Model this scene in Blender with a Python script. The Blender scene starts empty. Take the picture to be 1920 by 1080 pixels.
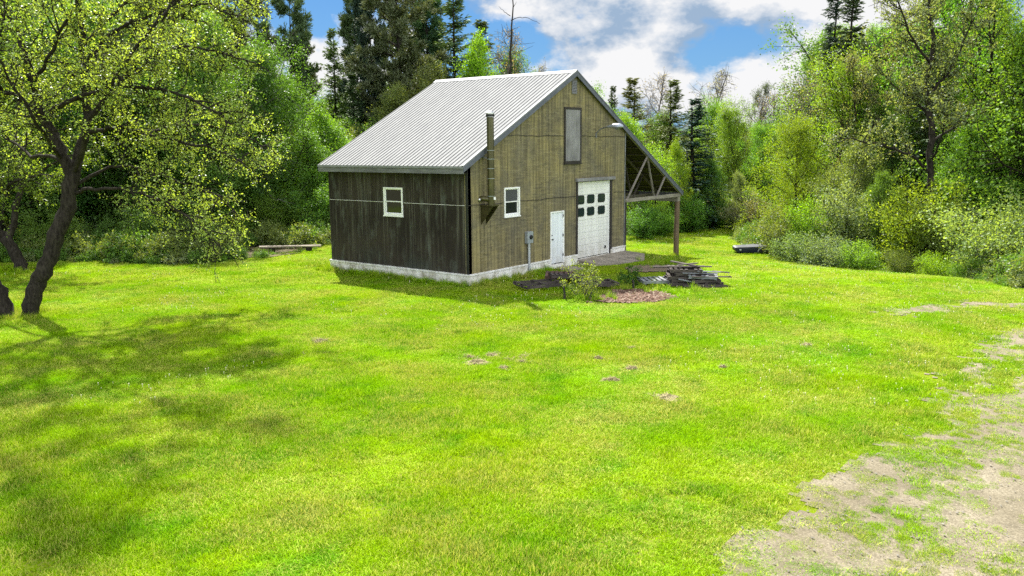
import bpy, math, random
import numpy as np
from mathutils import Vector, Matrix
from mathutils.geometry import tessellate_polygon

random.seed(7)
RNG = np.random.default_rng(11)
SC = bpy.context.scene
COL = SC.collection
R = math.radians

# ------------------------------------------------------------------ camera model
FPX, YAW, PIT, ROL = 1571.6, 0.913, 0.167, -0.008
CAM = np.array([-22.353, -19.183, 4.472])
_fw = np.array([math.sin(YAW)*math.cos(PIT), math.cos(YAW)*math.cos(PIT), -math.sin(PIT)])
_r = np.array([math.cos(YAW), -math.sin(YAW), 0.0])
_u = np.cross(_r, _fw)
_r2 = _r*math.cos(ROL) + _u*math.sin(ROL)
_u2 = -_r*math.sin(ROL) + _u*math.cos(ROL)


def ray(px, py):
    return _fw + _r2*(px-960)/FPX + _u2*(540-py)/FPX


def pt(px, py, t):
    return CAM + ray(px, py)*t


# ------------------------------------------------------------------ value noise (numpy)
_tab = np.random.default_rng(3).random((256, 256))


def vnoise(x, y):
    x = np.asarray(x, float); y = np.asarray(y, float)
    xi = np.floor(x).astype(int); yi = np.floor(y).astype(int)
    fx = x-xi; fy = y-yi
    fx = fx*fx*(3-2*fx); fy = fy*fy*(3-2*fy)
    a = _tab[xi % 256, yi % 256]; b = _tab[(xi+1) % 256, yi % 256]
    c = _tab[xi % 256, (yi+1) % 256]; d = _tab[(xi+1) % 256, (yi+1) % 256]
    return (a*(1-fx)+b*fx)*(1-fy) + (c*(1-fx)+d*fx)*fy


def fbm(x, y, o=4):
    s = 0; a = .5; n = 0
    for i in range(o):
        s = s + a*vnoise(x*2**i+17*i, y*2**i+31*i); n += a; a *= .5
    return s/n


def sstep(a, b, x):
    t = np.clip((np.asarray(x, float)-a)/(b-a), 0, 1)
    return t*t*(3-2*t)


def gz(x, y):
    x = np.asarray(x, float); y = np.asarray(y, float)
    z = -.42 - .85*sstep(9, 19, x)
    und = .16*(fbm(x*.16+5, y*.16+9, 3)-.5) + .05*(fbm(x*.7, y*.7, 2)-.5)
    d = np.maximum(np.maximum(-1-x, x-17.5), np.maximum(-3.-y, y-8.5))
    und = und*sstep(0, 4, d)
    return z + und


def gpt(px, py):
    d = ray(px, py)
    t = (-.42-CAM[2])/d[2]
    for _ in range(30):
        p = CAM+d*t
        t += (float(gz(p[0], p[1]))-p[2])/d[2]*.8
    return CAM+d*t


# ------------------------------------------------------------------ mesh builder
class MB:
    def __init__(s):
        s.v = []; s.f = []

    def add(s, vs, fs):
        o = len(s.v); s.v += [tuple(map(float, v)) for v in vs]
        s.f += [tuple(i+o for i in f) for f in fs]

    def box(s, x0, x1, y0, y1, z0, z1, M=None):
        c = [(x0, y0, z0), (x1, y0, z0), (x1, y1, z0), (x0, y1, z0), (x0, y0, z1), (x1, y0, z1), (x1, y1, z1), (x0, y1, z1)]
        if M is not None: c = [tuple(M @ Vector(p)) for p in c]
        s.add(c, [(0, 3, 2, 1), (4, 5, 6, 7), (0, 1, 5, 4), (1, 2, 6, 5), (2, 3, 7, 6), (3, 0, 4, 7)])

    def beam(s, a, b, w, h, up=(0, 0, 1)):
        a = Vector(a); b = Vector(b); d = (b-a); L = d.length; d.normalize()
        up = Vector(up); sx = d.cross(up)
        if sx.length < 1e-4: sx = Vector((1, 0, 0))
        sx.normalize(); uz = sx.cross(d)
        c = []
        for e in (a, b):
            for (p, q) in ((-1, -1), (1, -1), (1, 1), (-1, 1)):
                c.append(tuple(e+sx*p*w/2+uz*q*h/2))
        s.add(c, [(0, 1, 2, 3), (7, 6, 5, 4), (0, 4, 5, 1), (1, 5, 6, 2), (2, 6, 7, 3), (3, 7, 4, 0)])

    def tube(s, pts, rad, n=8, cap=True):
        P = [Vector(p) for p in pts]
        if not hasattr(rad, '__len__'): rad = [rad]*len(P)
        o = len(s.v); ref = None
        for i, p in enumerate(P):
            d = (P[min(i+1, len(P)-1)]-P[max(i-1, 0)])
            if d.length < 1e-9: d = Vector((0, 0, 1))
            d.normalize()
            if ref is None:
                ref = d.orthogonal().normalized()
            ref = (ref-d*ref.dot(d))
            if ref.length < 1e-6: ref = d.orthogonal()
            ref.normalize(); q = d.cross(ref)
            for k in range(n):
                a = 2*math.pi*k/n
                w = p+ref*math.cos(a)*rad[i]+q*math.sin(a)*rad[i]
                s.v.append((w.x, w.y, w.z))
        for i in range(len(P)-1):
            for k in range(n):
                k2 = (k+1) % n
                s.f.append((o+i*n+k, o+i*n+k2, o+(i+1)*n+k2, o+(i+1)*n+k))
        if cap:
            s.f.append(tuple(o+k for k in range(n))[::-1])
            s.f.append(tuple(o+(len(P)-1)*n+k for k in range(n)))

    def lathe(s, c, prof, n=20, axis='z'):
        o = len(s.v)
        for (r, h) in prof:
            for k in range(n):
                a = 2*math.pi*k/n
                x, y = r*math.cos(a), r*math.sin(a)
                p = (x, y, h) if axis == 'z' else ((x, h, y) if axis == 'y' else (h, x, y))
                s.v.append((c[0]+p[0], c[1]+p[1], c[2]+p[2]))
        for i in range(len(prof)-1):
            for k in range(n):
                k2 = (k+1) % n
                s.f.append((o+i*n+k, o+i*n+k2, o+(i+1)*n+k2, o+(i+1)*n+k))
        s.f.append(tuple(o+k for k in range(n))[::-1]); s.f.append(tuple(o+(len(prof)-1)*n+k for k in range(n)))

    def panel(s, outline, holes, to3, d0, d1):
        """flat sheet with holes in (u,v), front at depth d0, reveals to d1"""
        loops = [[Vector((u, v, 0)) for u, v in L] for L in [outline]+holes]
        tris = tessellate_polygon(loops)
        flat = [(p.x, p.y) for L in loops for p in L]
        s.add([to3(u, v, d0) for u, v in flat], [tuple(t) for t in tris])
        for L in [outline]+holes:
            n = len(L)
            vs = [to3(u, v, d0) for u, v in L]+[to3(u, v, d1) for u, v in L]
            s.add(vs, [(i, (i+1) % n, n+(i+1) % n, n+i) for i in range(n)])

    def build(s, name, mat, parent=None, origin=(0, 0, 0), smooth=False, bevel=0):
        o = Vector(origin)
        me = bpy.data.meshes.new(name)
        me.from_pydata([(x-o.x, y-o.y, z-o.z) for x, y, z in s.v], [], s.f)
        me.update()
        import bmesh
        bm = bmesh.new(); bm.from_mesh(me)
        bmesh.ops.recalc_face_normals(bm, faces=bm.faces)
        bm.to_mesh(me); bm.free()
        if smooth:
            me.polygons.foreach_set('use_smooth', [True]*len(me.polygons))
            try: me.set_sharp_from_angle(angle=R(40))
            except Exception: pass
        me.materials.append(mat)
        ob = bpy.data.objects.new(name, me); COL.objects.link(ob)
        if parent is not None: ob.parent = parent
        else: ob.location = o
        if bevel:
            m = ob.modifiers.new('bevel', 'BEVEL'); m.width = bevel; m.segments = 2; m.limit_method = 'ANGLE'
        return ob


def big_mesh(name, V, F4=None, F3=None, var=None, mats=(), mat_idx=None):
    me = bpy.data.meshes.new(name)
    V = np.asarray(V, np.float32)
    n4 = 0 if F4 is None else len(F4); n3 = 0 if F3 is None else len(F3)
    me.vertices.add(len(V)); me.vertices.foreach_set('co', V.ravel())
    loops = []
    if n4: loops.append(np.asarray(F4, np.int32).ravel())
    if n3: loops.append(np.asarray(F3, np.int32).ravel())
    loops = np.concatenate(loops)
    me.loops.add(len(loops)); me.loops.foreach_set('vertex_index', loops)
    me.polygons.add(n4+n3)
    st = np.concatenate([np.arange(n4)*4, n4*4+np.arange(n3)*3]).astype(np.int32)
    me.polygons.foreach_set('loop_start', st)
    if mat_idx is not None: me.polygons.foreach_set('material_index', np.asarray(mat_idx, np.int32))
    me.update(calc_edges=True)
    if var is not None:
        a = me.attributes.new('var', 'FLOAT', 'POINT'); a.data.foreach_set('value', np.asarray(var, np.float32))
    for m in mats: me.materials.append(m)
    me.validate()
    return me


def tag(o, label=None, cat=None, group=None, kind=None):
    if label: o['label'] = label
    if cat: o['category'] = cat
    if group: o['group'] = group
    if kind: o['kind'] = kind
    return o


def empty(name, loc, rz=0, label=None, cat=None, group=None):
    o = bpy.data.objects.new(name, None); COL.objects.link(o)
    o.location = loc; o.rotation_euler = (0, 0, rz); o.empty_display_size = .3
    return tag(o, label, cat, group)


# ------------------------------------------------------------------ materials
class NT:
    def __init__(s, name):
        s.m = bpy.data.materials.new(name); s.m.use_nodes = True
        s.t = s.m.node_tree; s.t.nodes.clear()
        s.out = s.t.nodes.new('ShaderNodeOutputMaterial')

    def n(s, typ, **kw):
        nd = s.t.nodes.new(typ)
        ins = kw.pop('ins', {})
        for k, v in kw.items(): setattr(nd, k, v)
        for k, v in ins.items(): s.set(nd.inputs[k], v)
        return nd

    def set(s, sock, v):
        if isinstance(v, bpy.types.NodeSocket): s.t.links.new(v, sock)
        elif isinstance(v, bpy.types.Node): s.t.links.new(v.outputs[0], sock)
        else:
            if sock.type == 'RGBA' and len(v) == 3: v = (*v, 1)
            sock.default_value = v

    def math(s, op, a, b=0.0, c=0.0, clamp=False):
        nd = s.n('ShaderNodeMath', operation=op, use_clamp=clamp)
        s.set(nd.inputs[0], a); s.set(nd.inputs[1], b)
        if op in ('MULTIPLY_ADD', 'SMOOTHSTEP'): s.set(nd.inputs[2], c)
        return nd.outputs[0]

    def mix(s, f, a, b, blend='MIX'):
        nd = s.n('ShaderNodeMix', data_type='RGBA', blend_type=blend)
        s.set(nd.inputs[0], f); s.set(nd.inputs[6], a); s.set(nd.inputs[7], b)
        return nd.outputs[2]

    def ramp(s, f, stops):
        nd = s.n('ShaderNodeValToRGB'); el = nd.color_ramp.elements
        while len(el) < len(stops): el.new(.5)
        for e, (p, c) in zip(el, stops):
            e.position = p; e.color = (*c, 1) if hasattr(c, '__len__') else (c, c, c, 1)
        s.set(nd.inputs[0], f); return nd.outputs[0]

    def noise(s, co, scale, detail=4, rough=.55, stretch=None):
        if stretch:
            mp = s.n('ShaderNodeMapping'); s.set(mp.inputs[0], co); mp.inputs['Scale'].default_value = stretch; co = mp.outputs[0]
        nd = s.n('ShaderNodeTexNoise', ins={'Scale': scale, 'Detail': detail, 'Roughness': rough})
        s.set(nd.inputs['Vector'], co); return nd.outputs[0]

    def obj(s): return s.n('ShaderNodeTexCoord').outputs['Object']
    def pos(s): return s.n('ShaderNodeNewGeometry').outputs['Position']

    def bump(s, h, st=.3, dist=.02):
        nd = s.n('ShaderNodeBump', ins={'Strength': st, 'Distance': dist}); s.set(nd.inputs['Height'], h); return nd.outputs[0]

    def bsdf(s, col, rough=.7, metal=0, normal=None, spec=.5):
        b = s.n('ShaderNodeBsdfPrincipled')
        s.set(b.inputs['Base Color'], col); s.set(b.inputs['Roughness'], rough); s.set(b.inputs['Metallic'], metal)
        b.inputs['Specular IOR Level'].default_value = spec
        if normal is not None: s.set(b.inputs['Normal'], normal)
        s.t.links.new(b.outputs[0], s.out.inputs[0]); return b


def simple(name, col, rough=.7, metal=0, var=.25, scale=6, spec=.4, bump=.1):
    n = NT(name); co = n.obj()
    f = n.noise(co, scale, 5)
    dark = tuple(c*(1-var) for c in col); lite = tuple(min(1, c*(1+var)) for c in col)
    c = n.ramp(f, [(.3, dark), (.7, lite)])
    n.bsdf(c, rough, metal, n.bump(n.noise(co, scale*4, 3), bump, .01) if bump else None, spec)
    return n.m


def wood(name, dark, lite, axis=0, scale=1.0, rough=.85):
    n = NT(name); co = n.obj()
    st = [30*scale]*3; st[axis] = 1.5*scale
    f = n.noise(co, 1, 6, .6, tuple(st))
    g = n.noise(co, 1.3, 3)
    c = n.ramp(f, [(.28, dark), (.72, lite)])
    c = n.mix(n.ramp(g, [(.35, 0.0), (.7, .55)]), c, tuple(d*.6 for d in dark))
    n.bsdf(c, rough, 0, n.bump(f, .35, .01), .2)
    return n.m


M = {}


def siding_front():
    n = NT('olive_plywood_siding'); co = n.obj()
    sx = n.n('ShaderNodeSeparateXYZ', ins={0: co}); X, Z = sx.outputs[0], sx.outputs[2]
    big = n.noise(co, .55, 3)
    c = n.ramp(big, [(.35, (.29, .242, .105)), (.5, (.238, .205, .104)), (.66, (.165, .150, .105))])
    # each 1.2 m sheet weathers a little differently
    sh = n.math('FLOOR', n.math('DIVIDE', X, 1.22)); sz = n.math('FLOOR', n.math('DIVIDE', n.math('SUBTRACT', Z, .42), 2.44))
    wn = n.n('ShaderNodeTexWhiteNoise', noise_dimensions='2D')
    cv = n.n('ShaderNodeCombineXYZ'); n.set(cv.inputs[0], sh); n.set(cv.inputs[1], sz); n.set(wn.inputs['Vector'], cv)
    c = n.mix(n.math('MULTIPLY', wn.outputs[0], .45), c, (.15, .125, .073))
    # vertical water streaks
    vs = n.noise(co, 1, 5, .6, (9, 9, .35))
    c = n.mix(n.ramp(vs, [(.42, .0), (.62, .75)]), c, (.085, .073, .045))
    vs2 = n.noise(co, 1, 4, .6, (5.5, 5.5, .22))
    c = n.mix(n.ramp(vs2, [(.56, .0), (.75, .65)]), c, (.32, .27, .13))
    hz = n.noise(co, 1, 3, .6, (1.4, 1.4, 13)); c = n.mix(n.ramp(hz, [(.5, .0), (.64, .3)]), c, (.34, .30, .17))
    bl = n.noise(co, 1.3, 5, .65); c = n.mix(n.ramp(bl, [(.5, .0), (.66, .6)]), c, (.135, .122, .085))
    # dark grain checks across
    tk = n.noise(co, 1, 5, .68, (2.4, 2.4, 12))
    msk = n.ramp(n.noise(co, 1.1, 2), [(.38, .1), (.62, 1.0)])
    tkm = n.math('MULTIPLY', n.ramp(tk, [(.47, .0), (.58, 1.0)]), msk)
    c = n.mix(n.math('MULTIPLY', tkm, .56), c, (.080, .072, .050))
    # greyer, dirtier near door height in the middle
    gr = n.math('MULTIPLY', n.ramp(n.math('ABSOLUTE', n.math('SUBTRACT', X, .2)), [(.0, 1.0), (1.0, .0)]), 1.0)
    low = n.ramp(n.math('MULTIPLY', n.math('ADD', Z, n.math('MULTIPLY', big, 2.0)), .14), [(.36, 1.0), (.62, .0)])
    c = n.mix(n.math('MULTIPLY', n.math('MULTIPLY', low, gr), .5), c, (.11, .098, .07))
    # grooves every 0.2 m
    fr = n.math('FRACT', n.math('DIVIDE', n.math('ADD', X, 20.0), .203))
    gv = n.math('LESS_THAN', fr, .07)
    c = n.mix(n.math('MULTIPLY', gv, .8), c, (.05, .043, .025))
    h = n.math('SUBTRACT', n.math('MULTIPLY', tk, .25), gv)
    n.bsdf(c, .9, 0, n.bump(h, .5, .012), .15)
    return n.m


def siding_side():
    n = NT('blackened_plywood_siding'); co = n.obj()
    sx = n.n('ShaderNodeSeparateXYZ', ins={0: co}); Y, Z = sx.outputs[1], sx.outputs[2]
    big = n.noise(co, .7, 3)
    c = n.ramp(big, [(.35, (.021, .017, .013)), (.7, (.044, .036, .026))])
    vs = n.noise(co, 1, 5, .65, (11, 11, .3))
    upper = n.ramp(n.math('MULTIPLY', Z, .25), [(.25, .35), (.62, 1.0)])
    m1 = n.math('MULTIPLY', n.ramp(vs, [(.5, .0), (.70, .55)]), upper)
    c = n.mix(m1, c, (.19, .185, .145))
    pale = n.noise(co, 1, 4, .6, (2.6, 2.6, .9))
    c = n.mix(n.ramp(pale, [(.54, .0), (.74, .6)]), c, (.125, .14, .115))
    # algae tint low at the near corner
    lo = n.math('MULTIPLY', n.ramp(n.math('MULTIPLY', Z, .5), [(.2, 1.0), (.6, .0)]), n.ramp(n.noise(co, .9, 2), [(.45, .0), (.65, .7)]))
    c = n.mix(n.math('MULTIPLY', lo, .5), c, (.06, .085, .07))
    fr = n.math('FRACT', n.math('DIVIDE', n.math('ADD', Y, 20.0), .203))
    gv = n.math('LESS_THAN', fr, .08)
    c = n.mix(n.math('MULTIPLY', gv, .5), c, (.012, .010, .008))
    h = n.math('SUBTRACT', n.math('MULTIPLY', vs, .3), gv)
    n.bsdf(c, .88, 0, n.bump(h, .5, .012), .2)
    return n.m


def concrete(name, base=(.62, .60, .54), stain=(.28, .26, .2)):
    n = NT(name); co = n.obj()
    c = n.ramp(n.noise(co, 2.2, 6, .65), [(.36, stain), (.56, base)])
    vs = n.noise(co, 1, 5, .6, (8, 8, 1.2))
    c = n.mix(n.ramp(vs, [(.55, .0), (.7, .6)]), c, tuple(s*.55 for s in stain))
    sp = n.noise(co, 14, 3)
    c = n.mix(n.ramp(sp, [(.6, .0), (.68, .55)]), c, (.12, .11, .09))
    n.bsdf(c, .92, 0, n.bump(n.noise(co, 30, 4), .3, .01), .2)
    return n.m


BO_Y, YF_ = 3.7, -.135


def roof_metal():   # dark band painted along every rib stands for its shaded side
    n = NT('galvanised_roof_metal'); co = n.obj()
    f = n.noise(co, 1, 4, .6, (1.2, 6, 1.2))
    c = n.ramp(f, [(.3, (.26, .26, .262)), (.7, (.32, .32, .318))])
    g = n.noise(co, 1, 5, .65, (.6, 14, .6))
    c = n.mix(n.ramp(g, [(.55, .0), (.75, .45)]), c, (.14, .138, .13))
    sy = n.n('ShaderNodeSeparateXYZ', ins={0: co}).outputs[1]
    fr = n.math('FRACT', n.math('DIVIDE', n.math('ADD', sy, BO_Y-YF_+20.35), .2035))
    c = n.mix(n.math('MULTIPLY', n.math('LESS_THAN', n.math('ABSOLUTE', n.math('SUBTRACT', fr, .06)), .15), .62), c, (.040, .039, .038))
    n.bsdf(c, .75, .0, None, .0)
    return n.m


def leaf_mat(name, trans=.45, rough=.5, spec=.25, tcol=(1.5, 1.35, .4), const=None):
    n = NT(name)
    if const: rgb = n.n('ShaderNodeRGB'); rgb.outputs[0].default_value = (*const, 1); oi = rgb.outputs[0]
    else: oi = n.n('ShaderNodeObjectInfo').outputs['Color']
    va = n.n('ShaderNodeAttribute', attribute_name='var').outputs['Fac']
    k = n.ramp(va, [(.0, .62), (.5, 1.0), (1.0, 1.38)])
    c = n.mix(1.0, oi, k, 'MULTIPLY')
    c = n.mix(n.ramp(va, [(.75, .0), (1.0, .32)]), c, n.mix(1.0, oi, (1.8, 1.5, 1.6), 'MULTIPLY'))
    b = n.n('ShaderNodeBsdfPrincipled'); n.set(b.inputs['Base Color'], c)
    b.inputs['Roughness'].default_value = rough; b.inputs['Specular IOR Level'].default_value = spec
    t = n.n('ShaderNodeBsdfTranslucent'); n.set(t.inputs[0], n.mix(1.0, c, tcol, 'MULTIPLY'))
    mx = n.n('ShaderNodeMixShader', ins={0: trans}); n.set(mx.inputs[1], b.outputs[0]); n.set(mx.inputs[2], t.outputs[0])
    n.t.links.new(mx.outputs[0], n.out.inputs[0])
    return n.m


def grass_mat(name):
    n = NT(name); P = n.pos()
    a = n.noise(P, .22, 3); b = n.noise(P, 1.1, 4, .6); d = n.noise(P, .55, 5, .65, (1, 1, 0.01))
    c = n.ramp(a, [(.35, (.20, .42, .0)), (.65, (.29, .475, .0))])
    c = n.mix(n.ramp(b, [(.46, .0), (.66, .85)]), c, (.105, .31, .0))
    va = n.n('ShaderNodeAttribute', attribute_name='var').outputs['Fac']
    dead = n.math('ADD', n.math('MULTIPLY', d, 1.0), n.math('MULTIPLY', va, .42))
    c = n.mix(n.ramp(dead, [(.73, .0), (.90, .8)]), c, (.43, .40, .10))
    c = n.mix(1.0, c, n.ramp(va, [(.0, .5), (1.0, 1.4)]), 'MULTIPLY')
    nm = n.n('ShaderNodeNewGeometry').outputs['Normal']
    up = n.n('ShaderNodeVectorMath', operation='ADD'); n.set(up.inputs[0], nm); up.inputs[1].default_value = (0, 0, 1.3)
    nn = n.n('ShaderNodeVectorMath', operation='NORMALIZE'); n.set(nn.inputs[0], up.outputs[0])
    b1 = n.n('ShaderNodeBsdfDiffuse'); n.set(b1.inputs[0], c); n.set(b1.inputs['Normal'], nn.outputs[0])
    t = n.n('ShaderNodeBsdfTranslucent'); n.set(t.inputs[0], n.mix(1.0, c, (1.15, 1.1, .5), 'MULTIPLY'))
    g = n.n('ShaderNodeBsdfGlossy', ins={'Color': (.6, .6, .5), 'Roughness': .45})
    mx = n.n('ShaderNodeMixShader', ins={0: .35}); n.set(mx.inputs[1], b1.outputs[0]); n.set(mx.inputs[2], t.outputs[0])
    m2 = n.n('ShaderNodeMixShader', ins={0: .012}); n.set(m2.inputs[1], mx.outputs[0]); n.set(m2.inputs[2], g.outputs[0])
    n.t.links.new(m2.outputs[0], n.out.inputs[0])
    return n.m


def lawn_mat():
    n = NT('lawn_soil_and_thatch'); P = n.pos()
    a = n.noise(P, .22, 3); b = n.noise(P, 1.1, 4, .6); f = n.noise(P, 16, 5, .7)
    c = n.ramp(a, [(.35, (.10, .17, .002)), (.65, (.14, .20, .003))])
    c = n.mix(n.ramp(b, [(.5, .0), (.72, .6)]), c, (.07, .15, .008))
    c = n.mix(n.ramp(f, [(.45, .0), (.7, .8)]), c, (.20, .18, .06))
    n.bsdf(c, .95, 0, n.bump(f, .6, .05), .0)
    return n.m


def dirt_mat(name, c0, c1, c2, sc=1.0):
    n = NT(name); P = n.pos()
    a = n.noise(P, .9*sc, 5, .6); f = n.noise(P, 26*sc, 5, .7)
    c = n.ramp(a, [(.35, c0), (.65, c1)])
    c = n.mix(n.ramp(f, [(.40, .0), (.62, .85)]), c, c2)
    g = n.noise(P, 3.2*sc, 4, .6); c = n.mix(n.ramp(g, [(.5, .0), (.68, .55)]), c, tuple(x*.62 for x in c0))
    vor = n.n('ShaderNodeTexVoronoi', ins={'Scale': 22*sc}); n.set(vor.inputs['Vector'], P)
    c = n.mix(n.ramp(vor.outputs['Distance'], [(.08, .6), (.25, .0)]), c, tuple(min(1, x*1.35) for x in c1))
    n.bsdf(c, .95, 0, n.bump(f, .5, .03), .15)
    return n.m


def bark_mat(name, dark, lite):
    n = NT(name); co = n.obj()
    f = n.noise(co, 1, 6, .65, (16, 16, 3.5)); g = n.noise(co, 2.2, 4)
    c = n.ramp(f, [(.35, dark), (.65, lite)])
    c = n.mix(n.ramp(g, [(.55, .0), (.72, .5)]), c, tuple(x*1.7 for x in lite))
    n.bsdf(c, .95, 0, n.bump(f, .8, .03), .1)
    return n.m


def glass_dark(name, col=(.012, .016, .016)):
    n = NT(name); co = n.obj()
    w = n.bump(n.noise(co, 2.5, 2), .03, .02)
    n.bsdf(col, .06, 0, w, .6); return n.m


M['front'] = siding_front(); M['side'] = siding_side()
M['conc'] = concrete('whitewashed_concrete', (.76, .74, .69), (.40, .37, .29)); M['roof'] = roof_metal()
M['apron'] = concrete('worn_concrete', (.27, .235, .19), (.16, .14, .11))
M['trim'] = simple('blue_grey_rake_trim', (.10, .108, .135), .55, .1, .2, 4)
M['fascia'] = wood('weathered_grey_fascia', (.10, .10, .105), (.24, .24, .25), 1)
M['eaveedge'] = simple('pale_drip_edge', (.21, .215, .225), .6, .0, .15, 6, .15)
M['greywood'] = wood('weathered_grey_boards', (.13, .125, .125), (.34, .335, .345), 2)
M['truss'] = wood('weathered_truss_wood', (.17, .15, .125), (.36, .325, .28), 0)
M['reartruss'] = wood('shaded_rafter_wood', (.055, .048, .038), (.14, .122, .10), 0)  # truss and purlin wood with the lean-to's shade put into its colour
M['purlin'] = wood('dark_purlin_wood', (.022, .019, .016), (.06, .052, .042), 1)
M['darkwood'] = wood('dark_trim_wood', (.025, .022, .02), (.07, .062, .055), 2)
M['post'] = wood('peeled_pole', (.085, .058, .038), (.24, .175, .115), 2)
M['white'] = simple('white_painted_frame', (.80, .80, .78), .45, 0, .07, 5)
M['sill'] = concrete('chipped_white_sill', (.74, .73, .70), (.5, .48, .42))
def grimy(name, col):
    n = NT(name); co = n.obj(); z = n.n('ShaderNodeSeparateXYZ', ins={0: co}).outputs[2]
    c = n.ramp(n.noise(co, 1, 5, .6, (7, 7, .5)), [(.4, tuple(x*.86 for x in col)), (.6, col)])
    low = n.math('MULTIPLY', n.ramp(n.math('MULTIPLY', z, .3), [(.05, 1.0), (.38, .0)]), n.ramp(n.noise(co, 3, 5, .65), [(.35, .1), (.65, .75)]))
    c = n.mix(low, c, (.38, .35, .28)); n.bsdf(c, .45, 0, n.bump(n.noise(co, 3, 2), .05, .02), .3); return n.m


M['garage'] = grimy('grimy_white_garage_panels', (.74, .74, .71))
M['whitedoor'] = grimy('white_steel_door', (.74, .78, .82))
M['glass'] = glass_dark('dark_window_glass'); M['screen'] = simple('grey_insect_screen', (.05, .055, .058), .5, 0, .2, 30)
M['gglass'] = glass_dark('door_light_glass', (.014, .024, .028))
M['rubber'] = simple('black_gasket', (.015, .015, .016), .6)
M['dark'] = simple('black_metal', (.02, .02, .022), .4, .3)
M['pipe'] = simple('brown_green_enamel_pipe', (.072, .064, .026), .25, .5, .3, 3, .6, .02)
M['steel'] = simple('bright_steel', (.6, .6, .6), .3, .9, .15)
M['box'] = simple('grey_electric_box', (.30, .33, .35), .45, .3, .12)
M['conduit'] = simple('grey_conduit', (.42, .44, .46), .4, .3, .1)
M['lamp'] = simple('lamp_housing_aluminium', (.30, .33, .37), .4, .5, .15)
M['lens'] = simple('lamp_lens', (.12, .13, .14), .2, 0, .2)
M['leaf'] = leaf_mat('broad_leaves', .48)
M['aleaf'] = leaf_mat('apple_leaves', .46, .45, .35, (1.45, 1.35, .35))
M['needle'] = leaf_mat('conifer_needles', .12, .6, .2)
M['grass'] = grass_mat('grass_blades'); M['lawn'] = lawn_mat()
M['gravel'] = dirt_mat('gravel_drive_dirt', (.165, .140, .094), (.27, .236, .170), (.105, .088, .058))
M['dirt'] = dirt_mat('bare_dirt', (.17, .13, .09), (.24, .185, .13), (.10, .08, .05))
M['forest'] = dirt_mat('leaf_litter', (.09, .075, .04), (.14, .105, .06), (.06, .06, .024))
M['mulch'] = dirt_mat('red_mulch_soil', (.085, .045, .030), (.16, .085, .058), (.045, .026, .02), 2)
M['bark'] = bark_mat('dark_bark', (.011, .009, .007), (.042, .036, .028))
M['gbark'] = bark_mat('grey_bark', (.06, .055, .048), (.16, .15, .135))
M['pallet'] = wood('rotten_pallet_wood', (.030, .025, .023), (.13, .108, .098), 0)
M['palletgrey'] = wood('silver_pallet_wood', (.11, .115, .125), (.33, .345, .37), 0)
M['palletbrown'] = wood('brown_pallet_wood', (.07, .042, .033), (.17, .11, .09), 0)
M['plankpale'] = wood('pale_sawn_board', (.28, .23, .18), (.52, .46, .39), 0)
M['tub'] = simple('navy_plastic', (.012, .014, .045), .45, 0, .3, 3, .5)
M['tubtop'] = simple('faded_grey_lid', (.050, .052, .062), .5, 0, .2, 3)
M['thatch'] = dirt_mat('dry_thatch', (.24, .20, .10), (.42, .36, .20), (.09, .08, .03), 1.5)
M['stone'] = dirt_mat('pale_stones', (.20, .185, .15), (.30, .28, .24), (.15, .135, .11), 1)
M['chip'] = simple('reddish_wood_chips', (.155, .085, .055), .85, 0, .5, 5)
M['chip2'] = simple('faded_wood_chips', (.25, .175, .125), .85, 0, .4, 5)

# ------------------------------------------------------------------ world, sun, camera
SUN_AZ_DIR = Vector((2.5, 3.5, 0)).normalized(); SUN_EL = R(49)
w = bpy.data.worlds.new('World'); SC.world = w; w.use_nodes = True
wt = w.node_tree; wt.nodes.clear()


def W(typ, **kw):
    nd = wt.nodes.new(typ)
    for k, v in kw.items(): setattr(nd, k, v)
    return nd


def wl(a, b): wt.links.new(a, b)


def wmath(op, a, b=0.0, clamp=False):
    nd = W('ShaderNodeMath', operation=op, use_clamp=clamp)
    for i, v in enumerate((a, b)):
        if isinstance(v, (int, float)): nd.inputs[i].default_value = v
        else: wl(v, nd.inputs[i])
    return nd.outputs[0]


def wmix(f, a, b):
    nd = W('ShaderNodeMix', data_type='RGBA')
    for i, v in ((0, f), (6, a), (7, b)):
        if isinstance(v, (int, float)): nd.inputs[i].default_value = v
        elif isinstance(v, tuple): nd.inputs[i].default_value = (*v, 1)
        else: wl(v, nd.inputs[i])
    return nd.outputs[2]


SKY_STR = .15
sky = W('ShaderNodeTexSky', sky_type='NISHITA', sun_disc=False, sun_elevation=SUN_EL,
        sun_rotation=math.atan2(SUN_AZ_DIR.x, SUN_AZ_DIR.y), altitude=200, air_density=1.0, dust_density=.1, ozone_density=2.0)
tc = W('ShaderNodeTexCoord')
sep = W('ShaderNodeSeparateXYZ'); wl(tc.outputs['Generated'], sep.inputs[0])


def wnoise(scale, detail, rough, off):
    mp = W('ShaderNodeMapping'); wl(tc.outputs['Generated'], mp.inputs[0]); mp.inputs['Location'].default_value = off; mp.inputs['Scale'].default_value = (1, 1, 1.7)
    nd = W('ShaderNodeTexNoise'); wl(mp.outputs[0], nd.inputs['Vector'])
    nd.inputs['Scale'].default_value = scale; nd.inputs['Detail'].default_value = detail; nd.inputs['Roughness'].default_value = rough
    return nd.outputs[0]


def blob(px, py, sig_deg, amp):
    d = Vector(ray(px, py)).normalized()
    dp = W('ShaderNodeVectorMath', operation='DOT_PRODUCT'); wl(tc.outputs['Generated'], dp.inputs[0]); dp.inputs[1].default_value = d
    k = 1/(1-math.cos(R(sig_deg)))
    e = wmath('MULTIPLY', wmath('SUBTRACT', 1.0, dp.outputs['Value']), -k)
    return wmath('MULTIPLY', wmath('EXPONENT', e), amp)


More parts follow.
